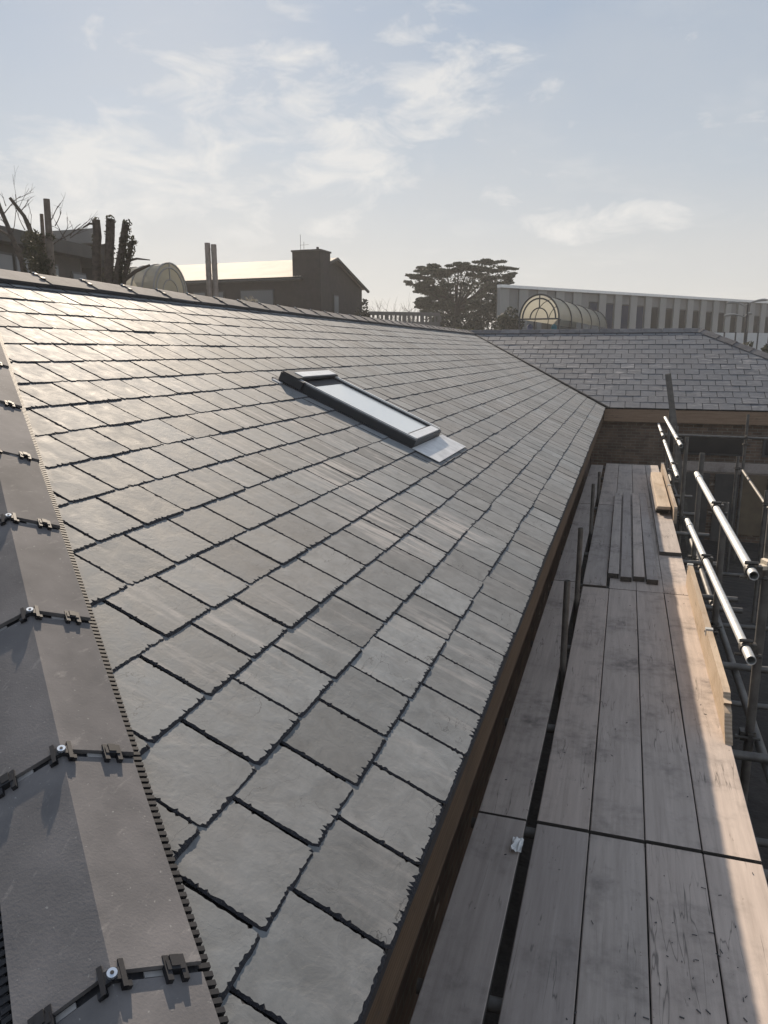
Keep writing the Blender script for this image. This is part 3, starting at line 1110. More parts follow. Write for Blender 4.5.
# pale bracket on near end of the upper rail
t = thing('rail_bracket', 'pale tan bracket clamped beside the near end of the upper guardrail', 'bracket', (1.3733, 5.120, 0.045))
mb = MB()
mb.obox((1.3611, 5.169, 0.057), Vector((0.030, 0.012, 0.0)), Vector((-0.010, 0.028, 0)), Vector((0, 0, 0.013)))
mb.obox((1.4245, 5.230, 0.084), Vector((0.040, 0.020, 0.012)), Vector((-0.014, 0.034, 0)), Vector((0, 0, 0.020)))
mb.obox((1.4830, 5.278, 0.112), Vector((0.022, 0.01, 0.012)), Vector((-0.016, 0.046, 0)), Vector((0, 0, 0.028)))
mb.build('clamp_plate', 'paleclamp', t)
mb = MB()
mb.tube([(1.4221, 5.230, 0.106), (1.4221, 5.230, 0.116)], 0.013, 10)
mb.tube([(1.4294, 5.254, 0.106), (1.4367, 5.266, 0.203)], 0.008, 8)
mb.build('bolt', 'galv', t, True)

std = [(5.266, 0.447, 'nearest tall upright tube, at the right edge of the picture', 'galvdark'), (7.497, 0.039, 'upright tube behind the middle of the near guardrails', 'galvdark'),
       (9.996, 0.185, 'upright tube at the far end of the near upper guardrail', 'galvdark'), (12.495, 0.118, 'upright tube between the near and far guardrails', 'galvdark'),
       (14.994, 0.057, 'upright tube next to the leaning ladder', 'galvdark'), (17.432, 0.130, 'farthest upright tube at the end of the deck', 'galvdark')]
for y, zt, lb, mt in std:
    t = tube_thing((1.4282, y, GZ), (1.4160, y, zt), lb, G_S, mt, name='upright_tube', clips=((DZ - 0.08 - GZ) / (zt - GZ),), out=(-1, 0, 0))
    mb = MB()
    mb.box(1.33, 1.52, y - 0.08, y + 0.08, GZ + 0.002, GZ + 0.012)
    mb.build('base_plate', 'clamp', t)
for y, zt, lb in ((5.790, -0.333, 'nearest short upright tube poking up in the gap beside the inner boards'), (7.558, -0.309, 'second short upright tube poking up in the gap beside the inner boards'),
                  (10.605, -0.370, 'third short upright tube poking up in the gap beside the inner boards'), (13.409, -0.626, 'fourth short upright tube poking up in the gap beside the inner boards')):
    tube_thing((0.1265, y, GZ), (0.1265, y, min(zt, -0.16)), lb, 'short uprights in the gap by the eave', 'galvdark', name='upright_tube', rad=0.025)
# ledgers and transoms below the deck
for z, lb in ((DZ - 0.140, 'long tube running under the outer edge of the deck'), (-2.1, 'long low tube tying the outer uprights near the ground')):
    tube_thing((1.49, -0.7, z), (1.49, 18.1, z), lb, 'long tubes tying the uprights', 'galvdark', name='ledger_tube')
tube_thing((-0.05, -0.7, DZ - 0.14), (-0.05, 18.1, DZ - 0.14), 'long tube running under the gap between inner and outer boards', 'long tubes tying the uprights', 'galvdark', name='ledger_tube')
tr = [1.097, 2.560, 3.718, 4.937, 6.461, 7.984, 8.350, 9.752, 11.337, 12.800, 14.384, 15.969, 17.554]
for i, y in enumerate(tr):
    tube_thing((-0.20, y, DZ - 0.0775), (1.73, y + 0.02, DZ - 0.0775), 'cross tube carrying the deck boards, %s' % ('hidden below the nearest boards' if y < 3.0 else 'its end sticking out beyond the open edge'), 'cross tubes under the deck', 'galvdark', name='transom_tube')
# lower lift tubes seen in the drop beside the deck
for i, (y, z) in enumerate(((5.6, -2.2), (7.8, -2.1), (10.2, -2.1), (12.7, -2.1))):
    tube_thing((0.2, y, z), (2.45, y + 0.06, z + 0.01), 'horizontal brace tube in the shaded drop beside the deck, %s' % ('nearest', 'second', 'third', 'fourth')[i], 'brace tubes in the drop', 'galvdark', name='brace_tube')
# outer row of uprights and ledgers of the courtyard scaffold
for i, (x, y, zt) in enumerate(((2.76, 10.5, -0.98), (2.88, 14.1, -0.92), (2.8, 17.2, -0.74))):
    tube_thing((x, y, GZ), (x, y, zt), 'dark upright tube standing in the courtyard, %s' % ('nearest', 'middle', 'farthest')[i], 'uprights in the courtyard', 'galvdark', name='upright_tube', clips=(0.9,))
tube_thing((2.8239, 10.240, -1.284), (3.0677, 18.285, -1.186), 'dark tube joining the courtyard uprights', 'long tubes tying the uprights', 'galvdark', name='ledger_tube')
# far wing scaffold
for i, (x, zt) in enumerate(((3.10, 0.04), (5.4, 0.05))):
    tube_thing((x, 18.5, GZ), (x, 18.5, zt), ('brown upright tube in front of the far wing fascia' if i == 0 else 'upright tube at the far right of the far wing'), 'uprights before the far wing', 'galvdark', name='upright_tube', clips=(0.80,), out=(0, -1, 0))
tube_thing((1.35, 18.45, -0.46), (6.2, 18.45, -0.50), 'thin horizontal tube across the far wing wall', 'tubes before the far wing', 'galvdark', name='ledger_tube', clips=(0.36,), out=(0, -1, 0))
for k in range(2):
    b_ = board(0, 1, 0, 1, 0, label='x')
    bpy.data.objects.remove(b_)
mb = MB()
mb.box(1.5, 6.3, 18.55, 18.79, -1.32, -1.28)
o = mb.build('scaffold_board', 'board')
tag(o, 'grey plank laid level in front of the far wing wall', 'scaffold board', 'planks before the far wing')
mb = MB()
mb.box(1.55, 6.2, 18.50, 18.535, -1.275, -1.06)
o = mb.build('toe_board', 'board')
tag(o, 'grey board on edge in front of the far wing wall', 'toe board', 'planks before the far wing')

# ladder leaning at the far end of the deck
Lt, Lb = at(668, 374, 15.1), at(691, 560, 14.6)
lad = thing('ladder', 'dark ladder seen edge on, leaning up past the far guardrails', 'ladder', tuple(Lb))
ld = (Lt - Lb)
ln = ld.length
ldn = ld.normalized()
lw = Vector((0.05, 1, 0)).normalized() * 0.23
side = ldn.cross(lw).normalized()
for sg in (-1, 1):
    mb = MB()
    c = (Lt + Lb) / 2 + lw * sg
    mb.obox(c, side * 0.055, lw.normalized() * 0.017, ldn * (ln / 2))
    mb.build('stile', 'galvdark', lad)
i = 0
t = 0.15
while t < ln - 0.05:
    mb = MB()
    p = Lb + ldn * t
    mb.tube([p - lw * 0.93, p + lw * 0.93], 0.014, 8)
    mb.build('rung', 'galvdark', lad, True)
    t += 0.25

# small things on the deck
mb = MB()
random.seed(21)
n = 7
pts = {}
for i in range(n):
    for j in range(n):
        u, v = i / (n - 1) - 0.5, j / (n - 1) - 0.5
        pts[i, j] = Vector((0.081 + u * 0.055, 3.474 + v * 0.12, DZ + 0.006 + 0.029 * abs(noise.noise(Vector((u * 4, v * 4, 5.0)))) + 0.010 * random.random()))
for i in range(n - 1):
    for j in range(n - 1):
        mb.poly([pts[i, j], pts[i + 1, j], pts[i + 1, j + 1], pts[i, j + 1]])
o = mb.build('litter', 'paper', None, origin=(0.081, 3.474, DZ))
tag(o, 'scrap of crumpled white paper on the inner board', 'litter')
mb = MB()
random.seed(5)
for i in range(80):
    if i < 40:
        x, y = random.gauss(0.87, 0.17), random.gauss(2.86, 0.36)
    else:
        x, y = random.uniform(-0.1, 1.24), random.uniform(2.0, 11.0)
    if 0.08 < x < 0.17 or x > 1.25:
        continue
    if 8.2 < y and 0.36 < x:
        continue
    a = random.uniform(0, PI)
    l, w_ = random.uniform(0.002, 0.012), random.uniform(0.0008, 0.0024)
    mb.obox((x, y, DZ + 0.004), Vector((math.cos(a), math.sin(a), 0)) * l, Vector((-math.sin(a), math.cos(a), 0)) * w_, Vector((random.uniform(-.2, .2), 0, 1)) * 0.0015)
o = mb.build('slate_chippings', simple('grey_slate_slivers', (0.08, 0.078, 0.08), 0.7, 0, 0.4, 60))
tag(o, 'dark slivers of slate scattered over the deck boards', 'chippings', None, 'stuff')

# ================================================================== GROUND
mb = MB()
Rg = 260
n = 40
mb.poly([(Rg * math.cos(2 * PI * i / n), 60 + Rg * math.sin(2 * PI * i / n), GZ) for i in range(n)])
g = mb.build('ground', 'ground')
g['kind'] = 'structure'


# ================================================================== BACKGROUND
def quad_box(mb, a, b, dep, z0, z1, mi=0, back=None):
    """box on the ground line a->b, extending away by vector dep"""
    a, b = Vector((a.x, a.y, 0)), Vector((b.x, b.y, 0))
    d = Vector((dep.x, dep.y, 0))
    p = [a, b, b + d, a + d]
    mb.hexa([Vector((q.x, q.y, z0)) for q in p] + [Vector((q.x, q.y, z1)) for q in p], mi)


def away(a, b):
    d = Vector((b.x - a.x, b.y - a.y, 0)).normalized()
    n = Vector((-d.y, d.x, 0))
    if n.dot(HF) < 0:
        n = -n
    return d, n


# ---- long clad building (right)
A, Bp = at(500, 287.5, 60), at(790, 306.5, 82)
ztop = A.z
lb = thing('clad_office_building', 'long flat roofed building with pale vertical cladding strips and dark windows behind the far wing', 'building', (A.x, A.y, GZ))
d, nrm = away(A, Bp)
Ltot = Vector((Bp.x - A.x, Bp.y - A.y, 0)).length
z_low = CAM.z - 0.25
mb = MB()
va = Vector((A.x - CAM.x, A.y - CAM.y, 0)).normalized() * 14
quad_box(mb, A + nrm * 0.35, Bp + nrm * 0.35, va, GZ, ztop - 0.02)
w_ = mb.build('wall', 'clad_mid', lb)
mb = MB()
quad_box(mb, A - nrm * 0.12, Bp - nrm * 0.12, nrm * 0.46, ztop, ztop + 0.22)
mb.build('parapet_cap', 'alulight', lb)


def seg(mb, t0, t1, off, dep, z0, z1):
    quad_box(mb, A + d * t0 - nrm * off, A + d * t1 - nrm * off, nrm * dep, z0, z1)


def t_of_px(px):
    lo, hi = -5, Ltot + 10
    for _ in range(50):
        m_ = (lo + hi) / 2
        P = A + d * m_
        v = P - CAM
        x = 384 + F * v.dot(c_r) / v.dot(c_f)
        if x < px:
            lo = m_
        else:
            hi = m_
    return lo


bounds = []
px = 500
mbp, mbm, mbw = MB(), MB(), []
per0 = t_of_px(630) - t_of_px(614.5)
t = 0.0
k = 0
tw = t_of_px(586)
while t < tw - 0.3:
    mq = mbp if k % 2 == 0 else MB()
    seg(mq, t + 0.03, t + per0 * 0.5 - 0.03, 0.0 if k % 2 == 0 else -0.1, 0.3, GZ, ztop - 0.01)
    if mq is not mbp:
        mq.build('grey_cladding_panel', 'clad_mid', lb)
    t += per0 * 0.5
    k += 1
k = 0
zs = CAM.z + 1.62
zh = CAM.z + 4.1
while t < Ltot - per0:
    # window bay then pier
    b0, b1 = t, t + per0 * 0.56
    mq = MB()
    seg(mq, b0 + 0.03, b1 - 0.03, -0.14, 0.18, zh - 0.045 * k, ztop - 0.01)
    mq.build('grey_cladding_panel', 'clad_mid', lb)
    mf = MB()
    seg(mf, b0 + 0.03, b1 - 0.03, -0.12, 0.2, zs, zh - 0.045 * k - 0.03)
    wn = mf.build('window', 'frame', lb)
    mg = MB()
    seg(mg, b0 + 0.14, b1 - 0.14, -0.10, 0.015, zs + 0.08, zh - 0.045 * k - 0.12)
    mg.build('pane', 'glass_blue' if k < 4 else 'glass_dark', wn)
    seg(mbp, b1 + 0.02, t + per0 - 0.02, 0.02, 0.33, GZ, ztop - 0.008)
    t += per0
    k += 1
mbp.build('pale_cladding_strip', 'clad_pale', lb)
mb = MB()
seg(mb, tw, Ltot, 0.05, 0.05, zs - 0.22, zs - 0.02)
mb.build('sill_band', 'frame', lb)
# white fence panels at the right
a, b = at(712, 345, 48), at(800, 345, 50)
fd, fn = away(a, b)
ft = thing('panel_fence', 'low white panel fence with dark posts behind the far hip', 'fence', (a.x, a.y, GZ))
Lf = (b - a).length
zt = at(740, 333, 49).z
for i in range(8):
    p0, p1 = a + fd * (Lf * i / 8 + 0.06), a + fd * (Lf * (i + 1) / 8 - 0.06)
    mb = MB()
    quad_box(mb, p0, p1, fn * 0.06, GZ, zt)
    mb.build('white_panel', 'whitepanel', ft)
    mb = MB()
    q = a + fd * (Lf * (i + 1) / 8)
    quad_box(mb, q - fd * 0.05, q + fd * 0.05, fn * 0.12, GZ, zt + 0.05)
    mb.build('post', 'frame', ft)

# lamp post with curved arms
base = at(744, 345, 44)
lp = thing('lamp_post', 'slim lamp post with four curved pale tipped arms in front of the clad building', 'lamp post', (base.x, base.y, GZ))
mb = MB()
mb.tube([(base.x, base.y, GZ), (base.x, base.y, at(744, 303, 44).z)], [0.07, 0.05], 10)
mb.build('post', 'frame', lp, True)
for (x0, y0, x1, y1) in ((744, 306, 727, 303), (744, 306, 768, 300), (744, 317, 724, 316), (744, 317, 752, 314)):
    a, b = at(x0, y0, 44), at(x1, y1, 44)
    c = (a + b) / 2 + Vector((0, 0, 0.22))
    pts = [a.lerp(c, s).lerp(c.lerp(b, s), s) for s in [i / 7 for i in range(8)]]
    mb = MB()
    mb.tube(pts, [0.035, 0.035, 0.04, 0.05, 0.06, 0.075, 0.075, 0.04], 8)
    mb.build('arm', 'clad_pale', lp, True)


# ---- barrel vault canopies
def vault(name, label, e0, axis, length, wid, hgt, nribs, zb, ribmat, drop=0.0, gable=False):
    """e0: centre of front arch at base height, axis: direction going back"""
    t = thing(name, label, 'canopy', (e0.x, e0.y, GZ), 'arched walkway canopies')
    ax = axis.normalized()
    rt = Vector((ax.y, -ax.x, 0))
    K = 16

    def arc(s, r=1.0, dz=0.0):
        c = e0 + ax * s
        return [c + rt * (math.cos(PI * i / K) * wid / 2 * r) + Vector((0, 0, math.sin(PI * i / K) * hgt * r + zb - e0.z - drop * s)) for i in range(K + 1)]
    mb = MB()
    ns = nribs * 2
    rows_ = [arc(length * i / ns, 0.985) for i in range(ns + 1)]
    for r0, r1 in zip(rows_[:-1], rows_[1:]):
        for i in range(K):
            mb.poly([r0[i], r0[i + 1], r1[i + 1], r1[i]], 0, 0.5)
    mb.build('translucent_roof', 'vault', t, True)
    for i in range(nribs + 1):
        mb = MB()
        mb.tube(arc(length * i / nribs), 0.055, 6)
        # legs
        A_ = arc(length * i / nribs)
        mb.tube([A_[0], Vector((A_[0].x, A_[0].y, GZ))], 0.055, 6)
        mb.tube([A_[-1], Vector((A_[-1].x, A_[-1].y, GZ))], 0.055, 6)
        mb.build('arched_rib', ribmat, t, True)
    # front frame: inner arch and cross bar
    mb = MB()
    mb.tube(arc(-0.03, 0.84), 0.05, 6)
    mb.tube(arc(-0.03, 0.45), 0.04, 6)
    A_ = arc(-0.03)
    mb.tube([A_[0], A_[-1]], 0.05, 6)
    top = A_[K // 2]
    lowm = e0 + Vector((0, 0, zb - e0.z)) - ax * 0.03
    mb.tube([lowm + Vector((0, 0, hgt * 0.45)), top], 0.04, 6)
    mb.build('front_frame', ribmat, t, True)
    if gable:
        mb = MB()
        mb.poly(arc(0.02, 0.97))
        mb.build('gable_glazing', 'vault', t)
    mb = MB()
    for sg in (-1, 1):
        a = e0 + rt * sg * wid * 0.49 + ax * (length * 0.3)
        q = [a, a + ax * length * 0.7]
        mb.poly([Vector((q[0].x, q[0].y, GZ)), Vector((q[1].x, q[1].y, GZ)), Vector((q[1].x, q[1].y, zb - drop * length)), Vector((q[0].x, q[0].y, zb - drop * length * 0.3))])
    mb.build('side_glazing', 'glass_grey', t)
    return t


eR = at(539, 319, 46)
axR = (at(594, 321, 64) - at(541, 318, 46))
axR.z = 0
vr = vault('arched_canopy', 'long cream arched canopy in front of the clad building, facing the camera', eR, axR, axR.length, 2.35, 1.40, 5, eR.z, 'frame')
mb = MB()
for px_, wpx, colr in ((530, 5, 0), (554, 5, 1)):
    p = at(px_, 326, 46.6)
    mb = MB()
    mb.tube([Vector((p.x, p.y, GZ)), p, p + Vector((0, 0, 0.12))], [0.2, 0.17, 0.05], 8)
    m_ = simple('blue_cloth' if colr == 0 else 'teal_cloth', (0.04, 0.06, 0.14) if colr == 0 else (0.02, 0.16, 0.22), 0.8)
    o = mb.build('wrapped_post', m_, None, True, origin=(p.x, p.y, GZ))
    tag(o, ('navy blue covered post standing inside the arched canopy' if colr == 0 else 'teal covered post standing inside the arched canopy'), 'post')
eL = at(170.5, 293.5, 46)
axL = at(128, 292, 49) - at(170.5, 293.5, 46)
axL.z = 0
vault('arched_canopy', 'short cream arched canopy beside the ivy clad stems', eL, axL, 3.6, 2.25, 1.72, 3, eL.z, 'clad_pale', 0.0, True)

# ---- brown brick house with metal roof and chimney
CL = at(297, 276.5, 50)
uL = at(187, 281, 52.9) - CL
uL.z = 0
uL.normalize()
vG = Vector((-uL.y, uL.x, 0))
if vG.dot(HF) < 0:
    vG = -vG
hs = thing('brick_house', 'dark brown brick house with shining metal roof and square chimney', 'house', (CL.x, CL.y, GZ))
GW, LL = 10.9, 26.0
ze = CL.z
zr_ = ze + 1.62
C0 = Vector((CL.x, CL.y, 0))
mb = MB()
base_ = [C0, C0 + vG * GW, C0 + vG * GW + uL * LL, C0 + uL * LL]
p0, p1, p2, p3 = [Vector((q.x, q.y, GZ)) for q in base_]
q0, q1, q2, q3 = [Vector((q.x, q.y, ze)) for q in base_]
g0 = C0 + vG * GW / 2
r0 = Vector((g0.x, g0.y, zr_))
r1 = r0 + uL * LL
mb.poly([p0, p1, q1, r0, q0])
mb.poly([p2, p3, q3, r1, q2])
mb.poly([p3, p0, q0, q3])
mb.poly([p1, p2, q2, q1])
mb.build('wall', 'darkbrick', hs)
mb = MB()
ov = 0.35


def roofp(ea, sgn):
    # eave side ea (0 near,1 far): corrugated sheet as a folded strip
    nst = 130
    e_in = C0 + vG * (-ov if ea == 0 else GW + ov)
    zz = ze - ov * (zr_ - ze) / (GW / 2) + 0.06
    for i in range(nst):
        s0_, s1_, sm = (LL + 0.8) * i / nst - 0.4, (LL + 0.8) * (i + 1) / nst - 0.4, (LL + 0.8) * (i + 0.5) / nst - 0.4
        for sa, sb, ha, hb in ((s0_, sm, 0, 0.022), (sm, s1_, 0.022, 0)):
            a = Vector((e_in.x, e_in.y, zz + ha)) + uL * sa
            b = Vector((e_in.x, e_in.y, zz + hb)) + uL * sb
            c = r0 + uL * sb + Vector((0, 0, 0.08 + hb))
            d_ = r0 + uL * sa + Vector((0, 0, 0.08 + ha))
            mb.poly([a, b, c, d_] if sgn else [d_, c, b, a])


roofp(0, True)
roofp(1, False)
mb.build('metal_roof', 'sheen_roof', hs)
mb = MB()
for ea in (0, 1):
    e_in = C0 + vG * (-ov if ea == 0 else GW + ov) - uL * 0.4
    a = Vector((e_in.x, e_in.y, ze - ov * 0.43 - 0.02))
    b = r0 - uL * 0.4 + Vector((0, 0, 0.02))
    mb.tube([a, b], 0.11, 6)
e_in = C0 - vG * ov
a = Vector((e_in.x, e_in.y, ze - 0.2))
mb.tube([a - uL * 0.4, a + uL * LL], 0.09, 6)
mb.build('verge_trim', 'darkroofedge', hs)
chx = at(319, 250.5, 49.2)
mb = MB()
K0 = Vector((CL.x, CL.y, 0)) - vG * 0.15 - uL * 1.72
p = [K0, K0 + vG * 1.5, K0 + vG * 1.5 + uL * 1.95, K0 + uL * 1.95]
mb.hexa([Vector((q.x, q.y, GZ)) for q in p] + [Vector((q.x, q.y, chx.z)) for q in p])
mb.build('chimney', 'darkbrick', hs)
mb = MB()
kk = [K0 - vG * .06 - uL * .06, K0 + vG * 1.56 - uL * .06, K0 + vG * 1.56 + uL * 2.01, K0 - vG * .06 + uL * 2.01]
mb.hexa([Vector((q.x, q.y, chx.z)) for q in kk] + [Vector((q.x, q.y, chx.z + 0.1)) for q in kk])
pt = K0 + vG * 0.7 + uL * 0.5
mb.tube([Vector((pt.x, pt.y, chx.z)), Vector((pt.x, pt.y, chx.z + 0.32))], 0.09, 8)
mb.build('chimney_cap', 'darkroofedge', hs)
mb = MB()
pt = K0 + uL * 1.3 + vG * 0.5
mb.tube([Vector((pt.x, pt.y, chx.z - .2)) + uL * 0.3, Vector((pt.x, pt.y, chx.z + 1.1)) + uL * 0.3], 0.014, 5)
pt = K0 + uL * 2.6 + vG * 3
mb.tube([Vector((pt.x, pt.y, ze + 1)), Vector((pt.x, pt.y, ze + 2.5))], 0.014, 5)
for dz in (2.0, 2.3):
    mb.tube([Vector((pt.x, pt.y, ze + dz)) - uL * 0.35, Vector((pt.x, pt.y, ze + dz)) + uL * 0.3], 0.012, 5)
mb.build('aerial', 'frame', hs)


def hwin(org, du, nrm_, t0, t1, z0, z1, pane):
    mf = MB()
    a, b = org + du * t0, org + du * t1
    quad_box(mf, a + nrm_ * 0.02, b + nrm_ * 0.02, nrm_ * 0.06, z0, z1)
    wn = mf.build('window', 'frame', hs)
    mg = MB()
    a, b = org + du * (t0 + 0.08), org + du * (t1 - 0.08)
    quad_box(mg, a + nrm_ * 0.085, b + nrm_ * 0.085, nrm_ * 0.02, z0 + 0.08, z1 - 0.08)
    mg.build('pane', pane, wn)


def along(px_, org, du):
    lo, hi = -10.0, 40.0
    s = 1 if (du.dot(c_r) > 0) else -1
    for _ in range(50):
        m_ = (lo + hi) / 2
        v = org + du * m_ - CAM
        x = 384 + F * v.dot(c_r) / v.dot(c_f)
        if (x - px_) * s < 0:
            lo = m_
        else:
            hi = m_
    return lo


o_ = Vector((CL.x, CL.y, CL.z))
hwin(C0, uL, -vG, along(274, o_, uL), along(240, o_, uL), CAM.z + 2.2, ze - 0.72, 'glass_grey')
hwin(C0, uL, -vG, along(224, o_, uL), along(213, o_, uL), CAM.z + 2.2, ze - 0.75, 'glass_grey')
hwin(C0, uL, -vG, along(206, o_, uL), along(193, o_, uL), CAM.z + 2.2, ze - 0.75, 'glass_grey')
hwin(C0, vG, -uL, along(325.2, o_, vG), along(327.8, o_, vG), CAM.z + 2.3, CAM.z + 3.9, 'glass_grey')
hwin(C0, vG, -uL, along(332.5, o_, vG), along(337.5, o_, vG), CAM.z + 2.5, CAM.z + 3.9, 'glass_grey')

# ---- twin flues
for i, (px_, py_, lb_) in enumerate(((207.3, 243, 'taller left steel flue of the pair before the metal roof'), (213.6, 244.5, 'shorter right steel flue of the pair before the metal roof'))):
    p = at(px_, py_, 47)
    fl = thing('flue_pipe', lb_, 'flue', (p.x, p.y, GZ), 'pair of flues')
    mb = MB()
    mb.tube([(p.x, p.y, GZ), (p.x, p.y, p.z)], 0.165, 14, 0, True, None, 0.85)
    mb.build('pipe', 'flue', fl, True)
    for k in range(1, 6):
        mb = MB()
        z = p.z - 0.75 * k + 0.4
        mb.tube([(p.x, p.y, z), (p.x, p.y, z + 0.06)], 0.178, 14)
        mb.build('joint_band', 'flue', fl, True)

# ---- dark flat roofed building far left
a, b = at(-70, 206, 27.5), at(93, 248.5, 37)
db = thing('flat_roofed_building', 'dark brown flat roofed building behind the cut stems at far left', 'building', (a.x, a.y, GZ))
d2, n2 = away(a, b)
ztp = at(0, 224, 30.6).z
mb = MB()
vb = Vector((b.x - CAM.x, b.y - CAM.y, 0)).normalized()
quad_box(mb, a, b, vb * 9, ztp - 0.55, ztp)
mb.build('roof_slab', 'darkroofedge', db)
mb = MB()
quad_box(mb, a + n2 * 0.6 + d2 * 0.3, b + n2 * 0.6 - d2 * 0.2, vb * 8, GZ, ztp - 0.552)
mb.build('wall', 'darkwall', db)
o2 = Vector((a.x, a.y, 3)) + n2 * 0.6
for x0, x1, y0, y1 in ((-30, -6, 2.1, 4.4), (0, 16, 2.1, 4.3), (18, 33, 2.1, 4.3), (51, 61, 1.7, 4.2), (74, 88, 1.5, 4.0)):
    t0, t1 = along(x0, o2, d2), along(x1, o2, d2)
    mf = MB()
    quad_box(mf, o2 + d2 * t0 - n2 * 0.09, o2 + d2 * t1 - n2 * 0.09, n2 * 0.08, CAM.z + y0 - 1.2, CAM.z + y1 - 0.4)
    wn = mf.build('window', 'frame', db)
    mg = MB()
    quad_box(mg, o2 + d2 * (t0 + .07) - n2 * 0.115, o2 + d2 * (t1 - .07) - n2 * 0.115, n2 * 0.02, CAM.z + y0 - 1.1, CAM.z + y1 - 0.5)
    mg.build('pane', 'glass_grey', wn)
a, b = at(50, 231, 41), at(97, 229, 40)
d3, n3 = away(a, b)
mb = MB()
vb3 = Vector((b.x - CAM.x, b.y - CAM.y, 0)).normalized()
quad_box(mb, a, b, vb3 * 6, a.z - 0.7, a.z)
mb.build('upper_roof_slab', 'fascia_grey', db)
mb = MB()
quad_box(mb, a + n3 * 0.5, b + n3 * 0.5, vb3 * 5, GZ, a.z - 0.702)
mb.build('upper_wall', 'darkwall', db)

# ---- balustrade fence
a, b = at(369, 311.5, 62), at(440, 311.5, 64)
bf = thing('balustrade_fence', 'grey balustrade with closely spaced posts left of the cedar', 'fence', (a.x, a.y, GZ))
d4, n4 = away(a, b)
Lf = (b - a).length
zt, zb_ = at(369, 311.3, 62).z, at(369, 321, 62).z
mb = MB()
quad_box(mb, a, b, n4 * 0.25, zt - 0.28, zt)
mb.build('top_rail', 'railing', bf)
mb = MB()
quad_box(mb, a, b, n4 * 0.25, GZ, zb_ - 0.0)
mb.build('plinth', 'railing', bf)
n = 16
for i in range(n + 1):
    p = a + d4 * (Lf * i / n)
    mb = MB()
    w_ = 0.15 if i % 4 == 0 else 0.07
    quad_box(mb, p - d4 * w_ + n4 * 0.05, p + d4 * w_ + n4 * 0.05, n4 * 0.14, zb_, zt - 0.28)
    mb.build('post', 'railing', bf)


# ---- vegetation
def leaves(mb, c, rx, ry, rz, n, size, mi=0, shell=0.0, flat=0.0):
    c = Vector(c)
    for _ in range(n):
        while True:
            v = Vector((random.uniform(-1, 1), random.uniform(-1, 1), random.uniform(-1, 1)))
            l = v.length
            if l <= 1 and l >= shell:
                break
        p = c + Vector((v.x * rx, v.y * ry, v.z * rz))
        s = size * random.uniform(0.5, 1.4)
        a = Vector((random.gauss(0, 1), random.gauss(0, 1), random.gauss(0, 1 - flat))).normalized()
        b = a.cross(Vector((random.gauss(0, 1), random.gauss(0, 1), random.gauss(0, 1)))).normalized()
        mb.poly([p - a * s, p + b * s * 0.45, p + a * s, p - b * s * 0.45], mi)


def branch(mb, p, d, l, r, depth, spread=0.5, up=0.15, seg=5, kids=3):
    pts = [p]
    q = Vector(p)
    dd = Vector(d).normalized()
    for i in range(4):
        dd = (dd + Vector((random.gauss(0, .12), random.gauss(0, .12), random.gauss(0, .08) + up * 0.3))).normalized()
        q = q + dd * l / 4
        pts.append(q.copy())
    mb.tube(pts, [r, r * .85, r * .7, r * .58, r * .45], seg)
    if depth <= 0:
        return
    for k in range(kids):
        f = random.uniform(0.35, 1.0)
        i = min(3, int(f * 4))
        pp = pts[i].lerp(pts[i + 1], f * 4 - i)
        nd = (dd + Vector((random.gauss(0, spread), random.gauss(0, spread), random.gauss(0, spread * .6) + up))).normalized()
        branch(mb, pp, nd, l * random.uniform(.5, .75), r * 0.5, depth - 1, spread, up, max(4, seg - 1), kids)


# cedar
random.seed(11)
CD = 74.0
bs = at(457, 352, CD)
bs.z = GZ
ced = thing('cedar_tree', 'tall dark cedar with flat layered branches standing left of the clad building', 'tree', tuple(bs))
fork = at(456, 304, CD)
mbt = MB()
mbt.tube([bs, bs.lerp(fork, .5), fork], [0.75, 0.6, 0.48], 10)
pads = [(424, 270, 13, 2.6), (437, 266, 12, 2.4), (413, 276, 9, 2.2), (409, 283, 7, 2.0), (426, 279, 13, 3), (440, 276, 11, 3), (418, 290, 11, 3), (433, 288, 13, 3.2), (425, 299, 12, 3.4), (441, 297, 10, 3),
        (459, 264, 11, 2.6), (468, 267, 11, 3), (455, 271, 9, 3), (483, 262, 12, 2.2), (496, 263, 11, 2.2), (507, 268, 10, 2.0), (514, 274, 7, 1.8), (490, 271, 12, 2.4), (501, 277, 10, 2.2), (477, 275, 9, 2.4),
        (509, 282, 8, 2.0), (494, 285, 10, 2.4), (500, 292, 10, 2.6), (486, 295, 8, 2.4), (430, 308, 14, 4), (446, 307, 9, 4), (478, 304, 12, 3.6), (496, 302, 12, 3.6), (465, 284, 6, 1.6), (448, 285, 6, 2), (421, 284, 14, 3), (434, 272, 14, 3), (474, 269, 12, 2.6), (489, 279, 11, 2.4), (424, 304, 14, 4), (438, 303, 13, 4), (436, 292, 12, 4), (447, 274, 8, 3), (492, 289, 11, 3), (466, 309, 13, 3.5), (488, 308, 14, 4), (504, 296, 10, 3)]
mbl = MB()
